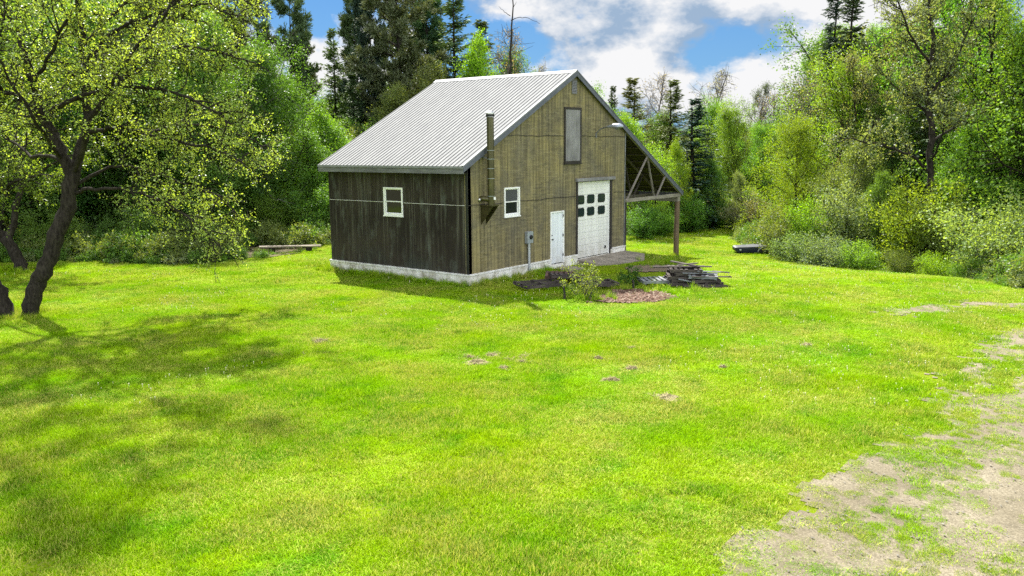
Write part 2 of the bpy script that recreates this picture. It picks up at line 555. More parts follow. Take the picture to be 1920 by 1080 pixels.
def wramp(f, p0, c0, p1, c1):
    r_ = W('ShaderNodeValToRGB'); wl(f, r_.inputs[0]); e = r_.color_ramp.elements
    e[0].position = p0; e[0].color = (*c0, 1); e[1].position = p1; e[1].color = (*c1, 1); return r_.outputs[0]


OFF = (3.1, 1.7, .4)
d0 = wnoise(5.5, 10, .58, OFF); dup_ = wnoise(5.5, 10, .58, (OFF[0], OFF[1], OFF[2]+.075))
CLOUDS = [(1270, 40, 4.5, .20), (1450, 5, 3, .14), (1170, 100, 3, .16), (1430, 165, 2.6, .18), (1540, 110, 2.2, .16), (590, 105, 1.8, .18),
          (1040, 60, 3, .16), (640, 120, 1.8, .16), (575, 30, 2.6, -.34), (1330, 100, 1.6, -.16), (1445, 85, 1.5, -.17), (1370, 125, 2.4, .10),
          (1500, 60, 1.6, -.17), (1090, 22, 1.2, -.24), (1235, 60, 2.2, .12), (1180, 120, 2.2, .12), (1150, 165, 1.2, -.06), (1240, 150, 3.0, .16), (1110, 80, 2.4, .10), (1640, 30, 2, -.1), (460, 60, 3, -.1), (985, 55, .8, -.12), (890, 20, 2.5, .1)]
dens = wmath('ADD', wmath('MULTIPLY', wmath('SUBTRACT', d0, .5), 2.1), .535)
for b_ in CLOUDS: dens = wmath('ADD', dens, blob(*b_))
mask = wramp(dens, .44, (0, 0, 0), .61, (1, 1, 1))
belly = wmath('ADD', wmath('MULTIPLY', wmath('SUBTRACT', dup_, d0), 2.6), wmath('MULTIPLY', wnoise(6.0, 7, .6, (8.3, 4.4, 0)), .55))
for b_ in [(1340, 40, 3.0, .22), (1190, 165, 1.6, .14), (1095, 130, 1.2, .10), (1470, 15, 1.8, .10), (1420, 150, 2.6, -.30), (1235, 110, 2.0, -.26), (600, 110, 3, -.2), (1075, 60, 2.2, -.22), (1510, 120, 2.4, -.25)]:
    belly = wmath('ADD', belly, blob(*b_))
WHITE = 1.62
cloud = wramp(belly, .24, (WHITE, WHITE, WHITE*1.01), .58, (.60, .82, 1.12))
tint = W('ShaderNodeMix', data_type='RGBA', blend_type='MULTIPLY'); tint.inputs[0].default_value = 1
wl(sky.outputs[0], tint.inputs[6]); tint.inputs[7].default_value = (.054, .108, .166, 1)
# the half of the sky away from the sun: unseen cloud cover, brightened as added fill light
hd = W('ShaderNodeVectorMath', operation='DOT_PRODUCT'); wl(tc.outputs['Generated'], hd.inputs[0]); hd.inputs[1].default_value = (SUN_AZ_DIR.x, SUN_AZ_DIR.y, 0)
away = W('ShaderNodeMapRange', interpolation_type='SMOOTHSTEP'); wl(hd.outputs['Value'], away.inputs[0])
away.inputs[1].default_value = .35; away.inputs[2].default_value = -.35; away.inputs[3].default_value = 0; away.inputs[4].default_value = 1
cs = W('ShaderNodeVectorMath', operation='SCALE'); wl(cloud, cs.inputs[0]); wl(wmath('ADD', wmath('MULTIPLY', away.outputs[0], 2.1), 1.0), cs.inputs['Scale'])
cloud = cs.outputs[0]; mask = wmath('MAXIMUM', mask, wmath('MULTIPLY', away.outputs[0], .6))
bg = W('ShaderNodeBackground'); bg.inputs['Strength'].default_value = SKY_STR
low = wmath('EXPONENT', wmath('MULTIPLY', wmath('MAXIMUM', sep.outputs[2], 0.0), -7.0))
wl(wmix(mask, wmix(wmath('MULTIPLY', low, .85), tint.outputs[2], (.48, .84, 1.36)), cloud), bg.inputs[0])
wo = W('ShaderNodeOutputWorld'); wl(bg.outputs[0], wo.inputs[0])

sl = bpy.data.lights.new('sun', 'SUN'); sl.energy = 3.7; sl.angle = R(1.0); sl.color = (1, .97, .88)
so = bpy.data.objects.new('sun', sl); COL.objects.link(so)
sd = Vector((SUN_AZ_DIR.x*math.cos(SUN_EL), SUN_AZ_DIR.y*math.cos(SUN_EL), math.sin(SUN_EL)))
so.rotation_euler = sd.to_track_quat('Z', 'Y').to_euler(); so.location = (0, 0, 40)

cd = bpy.data.cameras.new('camera'); cam = bpy.data.objects.new('camera', cd); COL.objects.link(cam)
cam.matrix_world = Matrix(((_r2[0], _u2[0], -_fw[0], CAM[0]), (_r2[1], _u2[1], -_fw[1], CAM[1]), (_r2[2], _u2[2], -_fw[2], CAM[2]), (0, 0, 0, 1)))
cd.sensor_width = 36; cd.lens = FPX/1920*36; cd.clip_end = 2000; cd.clip_start = .1
SC.camera = cam
SC.view_settings.view_transform = 'Standard'; SC.view_settings.look = 'None'; SC.view_settings.exposure = 1.95
SC.view_settings.gamma = 1
SC.cycles.use_denoising = False
SC.cycles.max_bounces = 8; SC.cycles.diffuse_bounces = 6; SC.cycles.glossy_bounces = 2; SC.cycles.transmission_bounces = 3
SC.cycles.transparent_max_bounces = 4
SC.cycles.caustics_reflective = False; SC.cycles.caustics_refractive = False


# ------------------------------------------------------------------ ground
def poly_sd(P, poly):
    """signed distance, negative inside"""
    P = np.asarray(P, float); A = np.asarray(poly, float); B = np.roll(A, -1, 0)
    d = np.full(len(P), 1e9); ins = np.zeros(len(P), bool)
    for a, b in zip(A, B):
        e = b-a; v = P-a
        t = np.clip((v@e)/max(e@e, 1e-9), 0, 1)
        q = v-t[:, None]*e
        d = np.minimum(d, np.hypot(q[:, 0], q[:, 1]))
        c = (a[1] > P[:, 1]) != (b[1] > P[:, 1])
        with np.errstate(divide='ignore', invalid='ignore'):
            xx = (b[0]-a[0])*(P[:, 1]-a[1])/(b[1]-a[1])+a[0]
        ins ^= c & (P[:, 0] < xx)
    return np.where(ins, -d, d)


def sheet(name, x0, x1, y0, y1, cell, mat, keep=None, dz=0.0, kind='structure', label=None, cat=None):
    nx = int(round((x1-x0)/cell))+1; ny = int(round((y1-y0)/cell))+1
    xs = np.linspace(x0, x1, nx); ys = np.linspace(y0, y1, ny)
    X, Y = np.meshgrid(xs, ys, indexing='ij')
    V = np.stack([X.ravel(), Y.ravel(), gz(X, Y).ravel()+dz], 1)
    i = np.arange(nx*ny).reshape(nx, ny)
    F = np.stack([i[:-1, :-1].ravel(), i[1:, :-1].ravel(), i[1:, 1:].ravel(), i[:-1, 1:].ravel()], 1)
    if keep is not None:
        c = V[F].mean(1)[:, :2]
        F = F[keep(c)]
        used = np.unique(F); mp = np.zeros(len(V), int); mp[used] = np.arange(len(used)); V = V[used]; F = mp[F]
    me = big_mesh(name, V, F, mats=[mat])
    me.polygons.foreach_set('use_smooth', [True]*len(me.polygons))
    o = bpy.data.objects.new(name, me); COL.objects.link(o)
    return tag(o, label, cat, None, kind)


g2 = lambda *pp: [tuple(gpt(x, y)[:2]) for x, y in pp]
LAWN = g2((-900, 520), (-300, 500), (0, 492), (130, 490), (300, 496), (440, 487), (560, 478)) + [(6, 15.0), (12, 14), (17, 12)] + \
    g2((1245, 437), (1320, 427), (1375, 421), (1400, 428), (1378, 452), (1440, 476), (1550, 486), (1680, 498), (1760, 512), (1860, 532), (1930, 545)) + \
    [(12, -24), (10, -60), (-70, -60), (-70, 20)]
DRIVE = g2((1385, 1100), (1440, 985), (1525, 935), (1620, 865), (1725, 835), (1770, 780), (1870, 745), (1940, 735)) + [(-1, -17.5), (-4, -24), (-16, -24)]


def drive_sd(P):
    return poly_sd(P, DRIVE) + 1.6*(fbm(P[:, 0]*1.1, P[:, 1]*1.1, 5)-.5)


TRK = [g2((1790, 775), (1850, 700), (1875, 650), (1960, 610), (2100, 580)), g2((1690, 585), (1760, 578), (1880, 572), (2050, 590))]


def trk_d(P):
    dtr = np.full(len(P), 9.)
    for L_k in TRK:
        for a_, b_ in zip(L_k[:-1], L_k[1:]):
            a_ = np.array(a_); e_ = np.array(b_)-a_; q_ = np.clip(((P-a_)@e_)/(e_@e_), 0, 1); dtr = np.minimum(dtr, np.hypot(*(P-a_-q_[:, None]*e_).T))
    return dtr


def lawn_sd(P):
    return poly_sd(P, LAWN) + 1.6*(fbm(P[:, 0]*.5+3, P[:, 1]*.5, 3)-.5)


# one sheet to the horizon: fine middle joined to a coarse far skirt
def build_lawn():
    xs = np.concatenate([[-600, -300, -150, -90], np.arange(-60, 100.1, .8), [130, 180, 300, 600]])
    ys = np.concatenate([[-600, -300, -150, -90], np.arange(-60, 100.1, .8), [130, 180, 300, 600]])
    X, Y = np.meshgrid(xs, ys, indexing='ij'); nx, ny = X.shape
    V = np.stack([X.ravel(), Y.ravel(), gz(X, Y).ravel()], 1)
    i = np.arange(nx*ny).reshape(nx, ny)
    F = np.stack([i[:-1, :-1].ravel(), i[1:, :-1].ravel(), i[1:, 1:].ravel(), i[:-1, 1:].ravel()], 1)
    me = big_mesh('lawn', V, F, mats=[M['lawn']]); me.polygons.foreach_set('use_smooth', [True]*len(me.polygons))
    o = bpy.data.objects.new('lawn', me); COL.objects.link(o); tag(o, kind='structure')


build_lawn()
sheet('driveway', -18, 14, -26, -9, .1, M['gravel'], lambda c: (drive_sd(c) < .15) | (trk_d(c)+1.5*(fbm(c[:, 0]*1.6+7, c[:, 1]*1.6, 4)-.5)+1.2*(fbm(c[:, 0]*4.5+3, c[:, 1]*4.5+8, 3)-.5) < .42), .012)
sheet('forest_floor', -70, 110, -60, 110, .7, M['forest'], lambda c: lawn_sd(c) > .2, .03)
MULCH = g2((1108, 566), (1130, 555), (1160, 546), (1200, 543), (1245, 549), (1265, 556), (1235, 566), (1180, 570))
sheet('mulch_bed', -3, 6, -11, -2, .07, M['mulch'], lambda c: poly_sd(c, MULCH)+.5*(fbm(c[:, 0]*2, c[:, 1]*2, 3)-.5) < 0, .03)
DIRT = g2((1168, 504), (1190, 497), (1235, 495), (1268, 500), (1275, 508), (1225, 512), (1185, 511))
sheet('dirt_patch', 3, 13, -7, 0, .08, M['dirt'], lambda c: poly_sd(c, DIRT)+.8*(fbm(c[:, 0]*1.5, c[:, 1]*1.5, 3)-.5) < 0, .03)

# ------------------------------------------------------------------ barn
W_, D_, RX, RZ = 10.83, 7.36, 6.67, 7.46
ZL = lambda x: 3.83+(x+.37)*.5155          # roof top surfaces
ZR = lambda x: 7.46-(x-6.67)*.5427
EX = 16.42; YF = -.135; YB = D_+.15
BO = (5.4, 3.7, -.42)
barn = empty('barn', BO, 0, 'weathered olive plywood barn with ribbed grey metal roof and lean-to carport on the lawn', 'barn')


def part(mb, name, mat, parent=barn, **k): return mb.build(name, mat, parent, origin=BO, **k)


WF = (2.03, 2.98, 1.92, 2.98); WL = (3.19, 4.20, 1.95, 3.0)
MD = (5.0, 5.97, -.22, 1.90); GD = (6.95, 9.62, -.22, 3.02); LD = (5.96, 7.20, 3.79, 6.02)


def rc(r): return [(r[0], r[2]), (r[1], r[2]), (r[1], r[3]), (r[0], r[3])]


t_ = .10
b = MB()
b.panel([(0, .005), (MD[0]+.02, .005), (MD[0]+.02, MD[3]-.02), (MD[1]-.02, MD[3]-.02), (MD[1]-.02, .005), (GD[0]+.02, .005), (GD[0]+.02, GD[3]-.02),
         (GD[1]-.02, GD[3]-.02), (GD[1]-.02, .005), (W_, .005), (W_, ZR(W_)-t_), (RX, RZ-t_), (0, ZL(0)-t_)],
        [rc((WF[0]+.03, WF[1]-.03, WF[2]+.03, WF[3]-.03))],
        lambda u, v, d: (u, d, v), 0, .16)
part(b, 'front_wall', M['front'])
b = MB()
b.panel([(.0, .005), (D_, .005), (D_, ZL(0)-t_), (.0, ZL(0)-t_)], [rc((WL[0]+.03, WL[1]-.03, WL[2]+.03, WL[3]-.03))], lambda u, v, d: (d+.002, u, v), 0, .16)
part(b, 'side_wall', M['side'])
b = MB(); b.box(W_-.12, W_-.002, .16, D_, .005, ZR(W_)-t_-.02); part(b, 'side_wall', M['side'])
b = MB(); b.panel([(.16, .005), (W_-.12, .005), (W_-.12, ZR(W_-.12)-t_-.03), (RX, RZ-t_-.03), (.16, ZL(.16)-t_-.03)], [], lambda u, v, d: (u, d, v), D_, D_-.1); part(b, 'back_wall', M['front'])
# corner board, pale right edge strip, seams
b = MB(); b.box(-.022, -.001, -.001, .10, .01, ZL(0)-.22); part(b, 'corner_board', M['dark'])
b = MB(); b.box(W_-.02, W_+.018, -.02, -.001, .01, ZR(W_)-.16); part(b, 'corner_trim', M['palletgrey'])
b = MB()
for zz, xa, xb in ((2.44, 0.02, WF[0]-.06), (2.44, WF[1]+.06, 6.8), (2.44, 9.9, W_-.03), (4.88, 2.3, 5.92), (4.88, 7.25, W_-.03)):
    n_ = int((xb-xa)/.3)+1; xs = np.linspace(xa, xb, n_+1)
    for i in range(n_):
        z0 = zz+.012*math.sin(xs[i]*2.7)+.01*math.sin(xs[i]*7); z1 = zz+.012*math.sin(xs[i+1]*2.7)+.01*math.sin(xs[i+1]*7)
        b.beam((xs[i], -.009, z0), (xs[i+1], -.009, z1), .016, .02)
    part(b, 'siding_seam', M['darkwood']); b = MB()
b = MB()
for ya, yb in ((.12, WL[0]-.05), (WL[1]+.05, D_-.05)):
    b = MB(); b.beam((-.008, ya, 2.44), (-.008, yb, 2.44), .016, .013); part(b, 'seam_flashing', M['sill'])


def window(w, to3, name):
    """double hung, frame proud of the siding, glass set back"""
    fr = MB(); u0, u1, v0, v1 = w; fw = .065

    def bar(a0, a1, c0, c1, d0, d1):
        p = [to3(a0, c0, d0), to3(a1, c1, d1)]
        lo = [min(p[0][i], p[1][i]) for i in range(3)]; hi = [max(p[0][i], p[1][i]) for i in range(3)]
        fr.box(lo[0], hi[0], lo[1], hi[1], lo[2], hi[2])
    bar(u0, u0+fw, v0, v1, -.035, .08); bar(u1-fw, u1, v0, v1, -.035, .08)
    bar(u0+fw, u1-fw, v1-fw*.8, v1, -.035, .08); bar(u0+fw, u1-fw, v0, v0+fw, -.034, .08)
    bar(u0-.02, u1+.02, v0-.05, v0-.002, -.055, .0)
    o = part(fr, 'window', M['white'], bevel=.006)
    vm = v0+(v1-v0)*.5
    s_ = fr = MB()
    for (lo_, hi_, dd) in ((v0+fw, vm+.02, .035), (vm-.02, v1-fw*.8, .012)):
        k = .032
        bar(u0+fw, u0+fw+k, lo_, hi_, dd, dd+.02); bar(u1-fw-k, u1-fw, lo_, hi_, dd, dd+.02)
        bar(u0+fw+k, u1-fw-k, hi_-k, hi_, dd, dd+.02); bar(u0+fw+k, u1-fw-k, lo_, lo_+k, dd, dd+.02)
    part(s_, 'sash', M['white'], o)
    fr = MB(); bar(u0+fw+.04, u1-fw-.04, v0+fw+.04, vm-.02, .045, .052); part(fr, 'pane', M['glass'], o)
    fr = MB(); bar(u0+fw+.04, u1-fw-.04, vm+.02, v1-fw*.8-.04, .022, .029)
    part(fr, 'pane', M['screen'] if name == 'f' else M['glass'], o)
    fr = MB(); bar(u0+.03, u1-.03, v0+.03, v1-.03, .1, .11); part(fr, 'backing', M['dark'], o)


window(WF, lambda u, v, d: (u, d, v), 'f')
window(WL, lambda u, v, d: (d, u, v), 'l')

# foundation with pale sill
b = MB()
for (x0, x1) in ((-.05, MD[0]), (MD[1], GD[0]), (GD[1]+.0, W_+.03)): b.box(x0, x1, -.05, .2, -1.1, -.05)
b.box(-.051, .2, .2, D_+.05, -1.1, -.05); b.box(.2, W_+.03, D_-.2, D_+.05, -1.2, -.05); b.box(W_-.2, W_+.031, .2, D_-.2, -1.2, -.05)
b.box(MD[0]+.001, MD[1]-.001, .02, .2, -1.1, -.24); b.box(GD[0]+.001, GD[1]-.001, .02, .2, -1.1, -.24)
fo = part(b, 'foundation', M['conc'])
for (x0, x1) in ((-.075, MD[0]), (MD[1], GD[0]), (GD[1]+.1, W_+.05)):
    b = MB(); b.box(x0, x1, -.075, .1, -.049, .004); part(b, 'sill', M['sill'], fo)
b = MB(); b.box(-.0755, .1, .1, D_+.07, -.049, .0035); part(b, 'sill', M['sill'], fo)

# man door
b = MB(); b.box(MD[0]+.06, MD[1]-.06, .02, .06, MD[2]+.02, MD[3]-.05); dr = part(b, 'door', M['whitedoor'], bevel=.004)
b = MB(); b.box(MD[0]+.0, MD[0]+.058, -.025, .1, MD[2], MD[3]); b.box(MD[1]-.058, MD[1], -.025, .1, MD[2], MD[3]); b.box(MD[0]+.058, MD[1]-.058, -.024, .1, MD[3]-.048, MD[3])
part(b, 'door_frame', M['white'], dr)
b = MB(); b.lathe((MD[0]+.14, .02, .78), [(.03, 0), (.03, -.01), (.012, -.012), (.012, -.04), (.03, -.045), (.03, -.075), (.015, -.085)], 12, 'y')
part(b, 'handle', M['dark'], dr)
b = MB(); b.lathe((MD[0]+.14, .02, .95), [(.028, 0), (.028, -.018), (.015, -.02)], 12, 'y'); part(b, 'deadbolt', M['dark'], dr)
for z in (.05, .85, 1.65):
    b = MB(); b.box(MD[1]-.065, MD[1]-.055, -.03, .02, z, z+.1); part(b, 'hinge', M['dark'], dr)

# sectional garage door
b = MB(); n_s = 6; zz = np.linspace(GD[2]+.01, GD[3]-.03, n_s+1)
for i in range(n_s):
    zs = np.linspace(zz[i]+.004, zz[i+1]-.004, 5)
    for j in range(4): b.box(GD[0]+.05, GD[1]-.05, .085+(.006 if j % 2 else 0), .13, zs[j]+.004, zs[j+1])
    b.box(GD[0]+.05, GD[1]-.05, .1, .12, zz[i], zz[i+1]-.002)
gd = part(b, 'garage_door', M['garage'], bevel=.003)
for (z0, z1) in ((2.06, 2.44), (1.545, 1.91)):
    for (x0, x1) in ((7.06, 7.62), (7.84, 8.42), (8.70, 9.28)):
        pr = []
        for (r_, mat_, y_, nm) in ((0, 'rubber', .072, 'window_gasket'), (.035, 'gglass', .068, 'window')):
            b = MB(); L = []
            cr = .1
            for (cx, cz, a0) in ((x1-cr, z1-cr, 0), (x0+cr, z1-cr, 90), (x0+cr, z0+cr, 180), (x1-cr, z0+cr, 270)):
                for k in range(6):
                    a = R(a0+k*18); L.append((cx+(cr-r_*.9)*math.cos(a), cz+(cr-r_*.9)*math.sin(a)))
            b.panel(L, [], lambda u, v, d: (u, d, v), y_, .1); part(b, nm, M[mat_], gd)
b = MB(); b.box(9.28, 9.36, .05, .09, .02, .14); part(b, 'lock', M['dark'], gd)
b = MB(); b.box(GD[0]-.10, GD[0]+.03, -.03, .12, -.05, GD[3]); part(b, 'garage_jamb', M['darkwood'])
b = MB(); b.box(GD[1]-.03, GD[1]+.11, -.03, .12, -.22, GD[3]); part(b, 'garage_jamb', M['darkwood'])
b = MB(); b.box(GD[0]-.14, GD[1]+.26, -.10, .0, GD[3]+.001, GD[3]+.13); part(b, 'garage_header', M['greywood'], bevel=.008)
b = MB(); b.box(GD[0]+.03, GD[0]+.055, .03, .14, GD[2], GD[3]-.02); part(b, 'door_stop', M['white'], gd)
b = MB(); b.box(GD[1]-.055, GD[1]-.03, .03, .14, GD[2], GD[3]-.02); part(b, 'door_stop', M['white'], gd)

# loft door
b = MB(); nb = 7; xs = np.linspace(LD[0]+.09, LD[1]-.09, nb+1)
for i in range(nb): b.box(xs[i]+.004, xs[i+1]-.004, -.03-.004*(i % 2), -.002, LD[2]+.09, LD[3]-.09)
ld = part(b, 'loft_door', M['greywood'])
b = MB(); b.box(LD[0], LD[0]+.085, -.045, -.001, LD[2], LD[3]); b.box(LD[1]-.085, LD[1], -.045, -.001, LD[2], LD[3])
b.box(LD[0]+.085, LD[1]-.085, -.046, -.001, LD[3]-.085, LD[3]); b.box(LD[0]+.085, LD[1]-.085, -.046, -.001, LD[2], LD[2]+.085); b.box(LD[0]-.02, LD[1]+.02, -.065, -.0, LD[2]-.045, LD[2]-.001)
part(b, 'loft_frame', M['darkwood'], ld)
# gable vent
b = MB(); vx0, vx1, vz0, vz1 = 6.5, 6.86, 6.56, 7.12
b.box(vx0, vx0+.03, -.03, -.001, vz0, vz1); b.box(vx1-.03, vx1, -.03, -.001, vz0, vz1); b.box(vx0+.03, vx1-.03, -.03, -.001, vz1-.03, vz1); b.box(vx0+.03, vx1-.03, -.03, -.001, vz0, vz0+.03)
gv = part(b, 'gable_vent', M['fascia'])
b = MB()
for k in range(8):
    z = vz0+.045+k*.061
    b.add([(vx0+.03, -.003, z+.055), (vx1-.03, -.003, z+.055), (vx1-.03, -.034, z), (vx0+.03, -.034, z), (vx0+.03, -.003, z+.04), (vx1-.03, -.003, z+.04), (vx1-.03, -.034, z-.012), (vx0+.03, -.034, z-.012)],
          [(0, 1, 2, 3), (4, 7, 6, 5), (3, 2, 6, 7), (0, 4, 5, 1), (0, 3, 7, 4), (1, 5, 6, 2)])
part(b, 'louvre', M['fascia'], gv)


# roof
def ribbed(xe, ze, xr, zr, sgn):
    prof = []; y = YF; k = 0
    while y < YB-.03:
        prof += [(y, 0), (y+.016, .017), (y+.040, .017), (y+.056, 0)]; y += .2035
    prof.append((YB, 0))
    dx, dz = xr-xe, zr-ze; L = math.hypot(dx, dz); nx, nz = -dz/L, dx/L
    if nz < 0: nx, nz = -nx, -nz
    vs = []; fs = []; m = len(prof)
    for (x, z) in ((xe, ze), ((xe+xr)/2, (ze+zr)/2), (xr, zr)):
        vs += [(x+nx*h, y, z+nz*h) for y, h in prof]
    for i in range(2):
        for j in range(m-1): fs.append((i*m+j, i*m+j+1, (i+1)*m+j+1, (i+1)*m+j))
    b = MB(); b.add(vs, fs); return b


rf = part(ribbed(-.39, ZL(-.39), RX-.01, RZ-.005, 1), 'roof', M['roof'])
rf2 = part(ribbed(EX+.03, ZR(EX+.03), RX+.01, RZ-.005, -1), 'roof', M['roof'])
b = MB()
c0 = .021
prof = [(-.20, ZL(RX-.20)+c0), (0, RZ+.045), (.2, ZR(RX+.2)+c0)]
vs = [(RX+dx, y, z) for y in (YF-.02, YB+.02) for dx, z in prof]; vs += [(x, y, z-.012) for x, y, z in vs]
b.add(vs, [(0, 1, 4, 3), (1, 2, 5, 4), (6, 9, 10, 7), (7, 10, 11, 8), (0, 3, 9, 6), (2, 8, 11, 5), (0, 6, 7, 1), (1, 7, 8, 2), (3, 4, 10, 9), (4, 5, 11, 10)])
part(b, 'ridge_cap', M['eaveedge'], rf)


def rake(xe, xr, Z, y0, y1, off, h):
    b = MB(); vs = []
    for x in (xe, xr):
        z = Z(x)+off
        vs += [(x, y0, z-h), (x, y1, z-h), (x, y1, z), (x, y0, z)]
    b.add(vs, [(0, 1, 2, 3), (7, 6, 5, 4), (0, 4, 5, 1), (1, 5, 6, 2), (2, 6, 7, 3), (3, 7, 4, 0)]); return b


part(rake(-.40, RX, ZL, YF-.022, YF+.06, .034, .055), 'rake_flashing', M['eaveedge'], rf)
part(rake(EX+.03, RX, ZR, YF-.022, YF+.06, .034, .055), 'rake_flashing', M['trim'], rf2)
part(rake(-.37, RX, ZL, YF-.012, YF+.02, -.025, .19), 'rake_board', M['trim'], rf)
part(rake(EX, RX, ZR, YF-.012, YF+.02, -.025, .17), 'rake_board', M['trim'], rf2)
part(rake(-.37, RX, ZL, YB-.02, YB+.012, -.025, .19), 'rake_board', M['trim'], rf)
part(rake(EX, RX, ZR, YB-.02, YB+.012, -.025, .17), 'rake_board', M['trim'], rf2)
b = MB(); b.box(-.372, -.335, YF+.021, YB-.021, ZL(-.37)-.27, ZL(-.37)-.03); part(b, 'fascia', M['fascia'], rf)
b = MB(); b.box(-.40, -.374, YF+.0, YB-.0, ZL(-.39)-.075, ZL(-.39)+.004); part(b, 'drip_edge', M['eaveedge'], rf)
b = MB(); b.box(-.334, -.003, .0, D_, ZL(-.37)-.26, ZL(-.37)-.24); part(b, 'soffit', M['darkwood'], rf)
b = MB(); b.box(EX-.03, EX+.005, YF+.03, YB-.03, ZR(EX)-.2, ZR(EX)-.02); part(b, 'fascia', M['fascia'], rf2)
b = MB(); b.add([(x, y, ZR(x)-.024) for x, y in ((W_+.01, YF+.04), (EX-.04, YF+.04), (EX-.04, YB-.04), (W_+.01, YB-.04))], [(0, 1, 2, 3)]); part(b, 'underside_shade', M['purlin'], rf2)  # added dark sheet, paints shade under the lean-to's light metal roof
# purlins under the lean-to
b = MB()
L_ = math.hypot(1, .5427)
for k in range(10):
    x = W_+.25+k*.6
    if x < EX-.1: b.beam((x, YF+.05, ZR(x)-.047), (x, YB-.05, ZR(x)-.045), .09, .04, (.5427/L_, 0, 1/L_))
part(b, 'purlin', M['reartruss'], rf2)
# left overhang soft underside handled by soffit; lean-to trusses
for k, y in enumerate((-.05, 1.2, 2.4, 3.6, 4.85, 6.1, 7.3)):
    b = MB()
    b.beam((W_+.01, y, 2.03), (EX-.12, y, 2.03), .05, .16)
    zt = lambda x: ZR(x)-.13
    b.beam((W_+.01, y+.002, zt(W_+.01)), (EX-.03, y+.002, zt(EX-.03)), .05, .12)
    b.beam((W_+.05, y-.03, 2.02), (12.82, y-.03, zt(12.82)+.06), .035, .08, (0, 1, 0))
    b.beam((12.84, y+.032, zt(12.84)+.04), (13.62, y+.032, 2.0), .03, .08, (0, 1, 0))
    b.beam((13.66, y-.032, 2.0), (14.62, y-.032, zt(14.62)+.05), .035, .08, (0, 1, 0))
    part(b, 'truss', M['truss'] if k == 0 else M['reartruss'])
b = MB(); b.box(16.06, 16.32, YF+.1, 7.4, 1.70, 1.94); part(b, 'eave_beam', M['truss'])
for y in (.05, 3.7, 7.2):
    b = MB(); gzv = float(gz(16.2, y))
    b.tube([(16.2-.06, y-.03, gzv-.3), (16.2-.03, y, .3), (16.2, y, 1.2), (16.2, y, 1.71)], [.14, .132, .125, .12], 14)
    part(b, 'post', M['post'], smooth=True)
b = MB(); b.box(W_+.02, W_+.14, -.04, .10, -.9, 1.95); part(b, 'wall_post', M['darkwood'])

# chimney pipe on a wall bracket
cx, cy = .84, -.36
b = MB(); b.tube([(cx, cy, 2.44), (cx, cy, 5.55)], .128, 24)
ch = part(b, 'chimney_pipe', M['pipe'], smooth=True)
for z in (2.75, 3.37, 3.72, 4.05, 4.35):
    b = MB(); b.lathe((cx, cy, z), [(.129, -.008), (.132, -.007), (.132, .007), (.129, .008)], 24); part(b, 'pipe_band', M['box'], ch)
b = MB(); b.lathe((cx, cy, 5.5), [(.13, 0), (.15, .0), (.15, .09), (.135, .1), (.135, .125), (.17, .13), (.17, .15), (.10, .20), (.02, .215)], 24)
part(b, 'pipe_cap', M['steel'], ch)
b = MB(); b.lathe((cx, cy, 5.505), [(.131, 0), (.1515, .005), (.1515, .092), (.131, .094)], 24); part(b, 'cap_collar', M['dark'], ch)
b = MB(); b.beam((cx, cy+.1, 4.10), (cx, -.001, 4.10), .12, .05); b.beam((cx-.3, -.02, 4.16), (cx+.05, -.02, 4.16), .035, .09); part(b, 'pipe_strap', M['fascia'], ch)
b = MB()
for xx in (cx-.16, cx+.13):
    b.add([(xx, -.001, 2.40), (xx+.03, -.001, 2.40), (xx+.03, cy-.18, 2.40), (xx, cy-.18, 2.40), (xx, -.001, 1.72), (xx+.03, -.001, 1.72), (xx+.03, cy-.16, 2.34), (xx, cy-.16, 2.34)],
          [(0, 1, 2, 3), (4, 7, 6, 5), (0, 4, 5, 1), (3, 2, 6, 7), (0, 3, 7, 4), (1, 5, 6, 2)])
b.box(cx-.2, cx+.2, cy-.2, -.001, 2.401, 2.44)
part(b, 'pipe_bracket', M['pipe'], ch)
b = MB(); b.tube([(cx, cy, 2.62), (cx-.12, -.1, 2.66), (cx-.14, .0, 2.66)], .1, 14); part(b, 'pipe_elbow', M['pipe'], ch, smooth=True)
b = MB(); b.lathe((cx-.26, -.06, 2.62), [(.02, .05), (.055, .04), (.06, .0), (.04, -.02), (.015, -.03)], 14, 'y'); part(b, 'lamp_socket', M['steel'], smooth=True)
b = MB(); b.box(cx-.01, cx+.08, cy-.145, cy-.127, 2.62, 2.72); part(b, 'cleanout_tag', M['white'], ch)
# brown battens under the bracket
b = MB()
for x in (cx-.18, cx+.04): b.box(x, x+.12, -.018, -.001, .03, 1.72)
part(b, 'batten', M['front'])

# electric meter box and conduit
b = MB(); b.box(3.30, 3.66, -.15, -.001, .80, 1.25); me_ = part(b, 'meter_box', M['box'], bevel=.012)
b = MB(); b.lathe((3.50, -.15, 1.04), [(.085, 0), (.085, -.03), (.07, -.055), (.03, -.06)], 18, 'y'); part(b, 'meter_dial', M['dark'], me_, smooth=True)
b = MB(); b.tube([(3.46, -.085, .8), (3.46, -.085, .05), (3.47, -.10, -.1), (3.47, -.12, -.6)], .05, 12); part(b, 'conduit', M['conduit'], me_, smooth=True)
b = MB(); b.tube([(3.58, -.04, .8), (3.58, -.04, .02)], .018, 8); part(b, 'ground_wire', M['conduit'], me_, smooth=True)

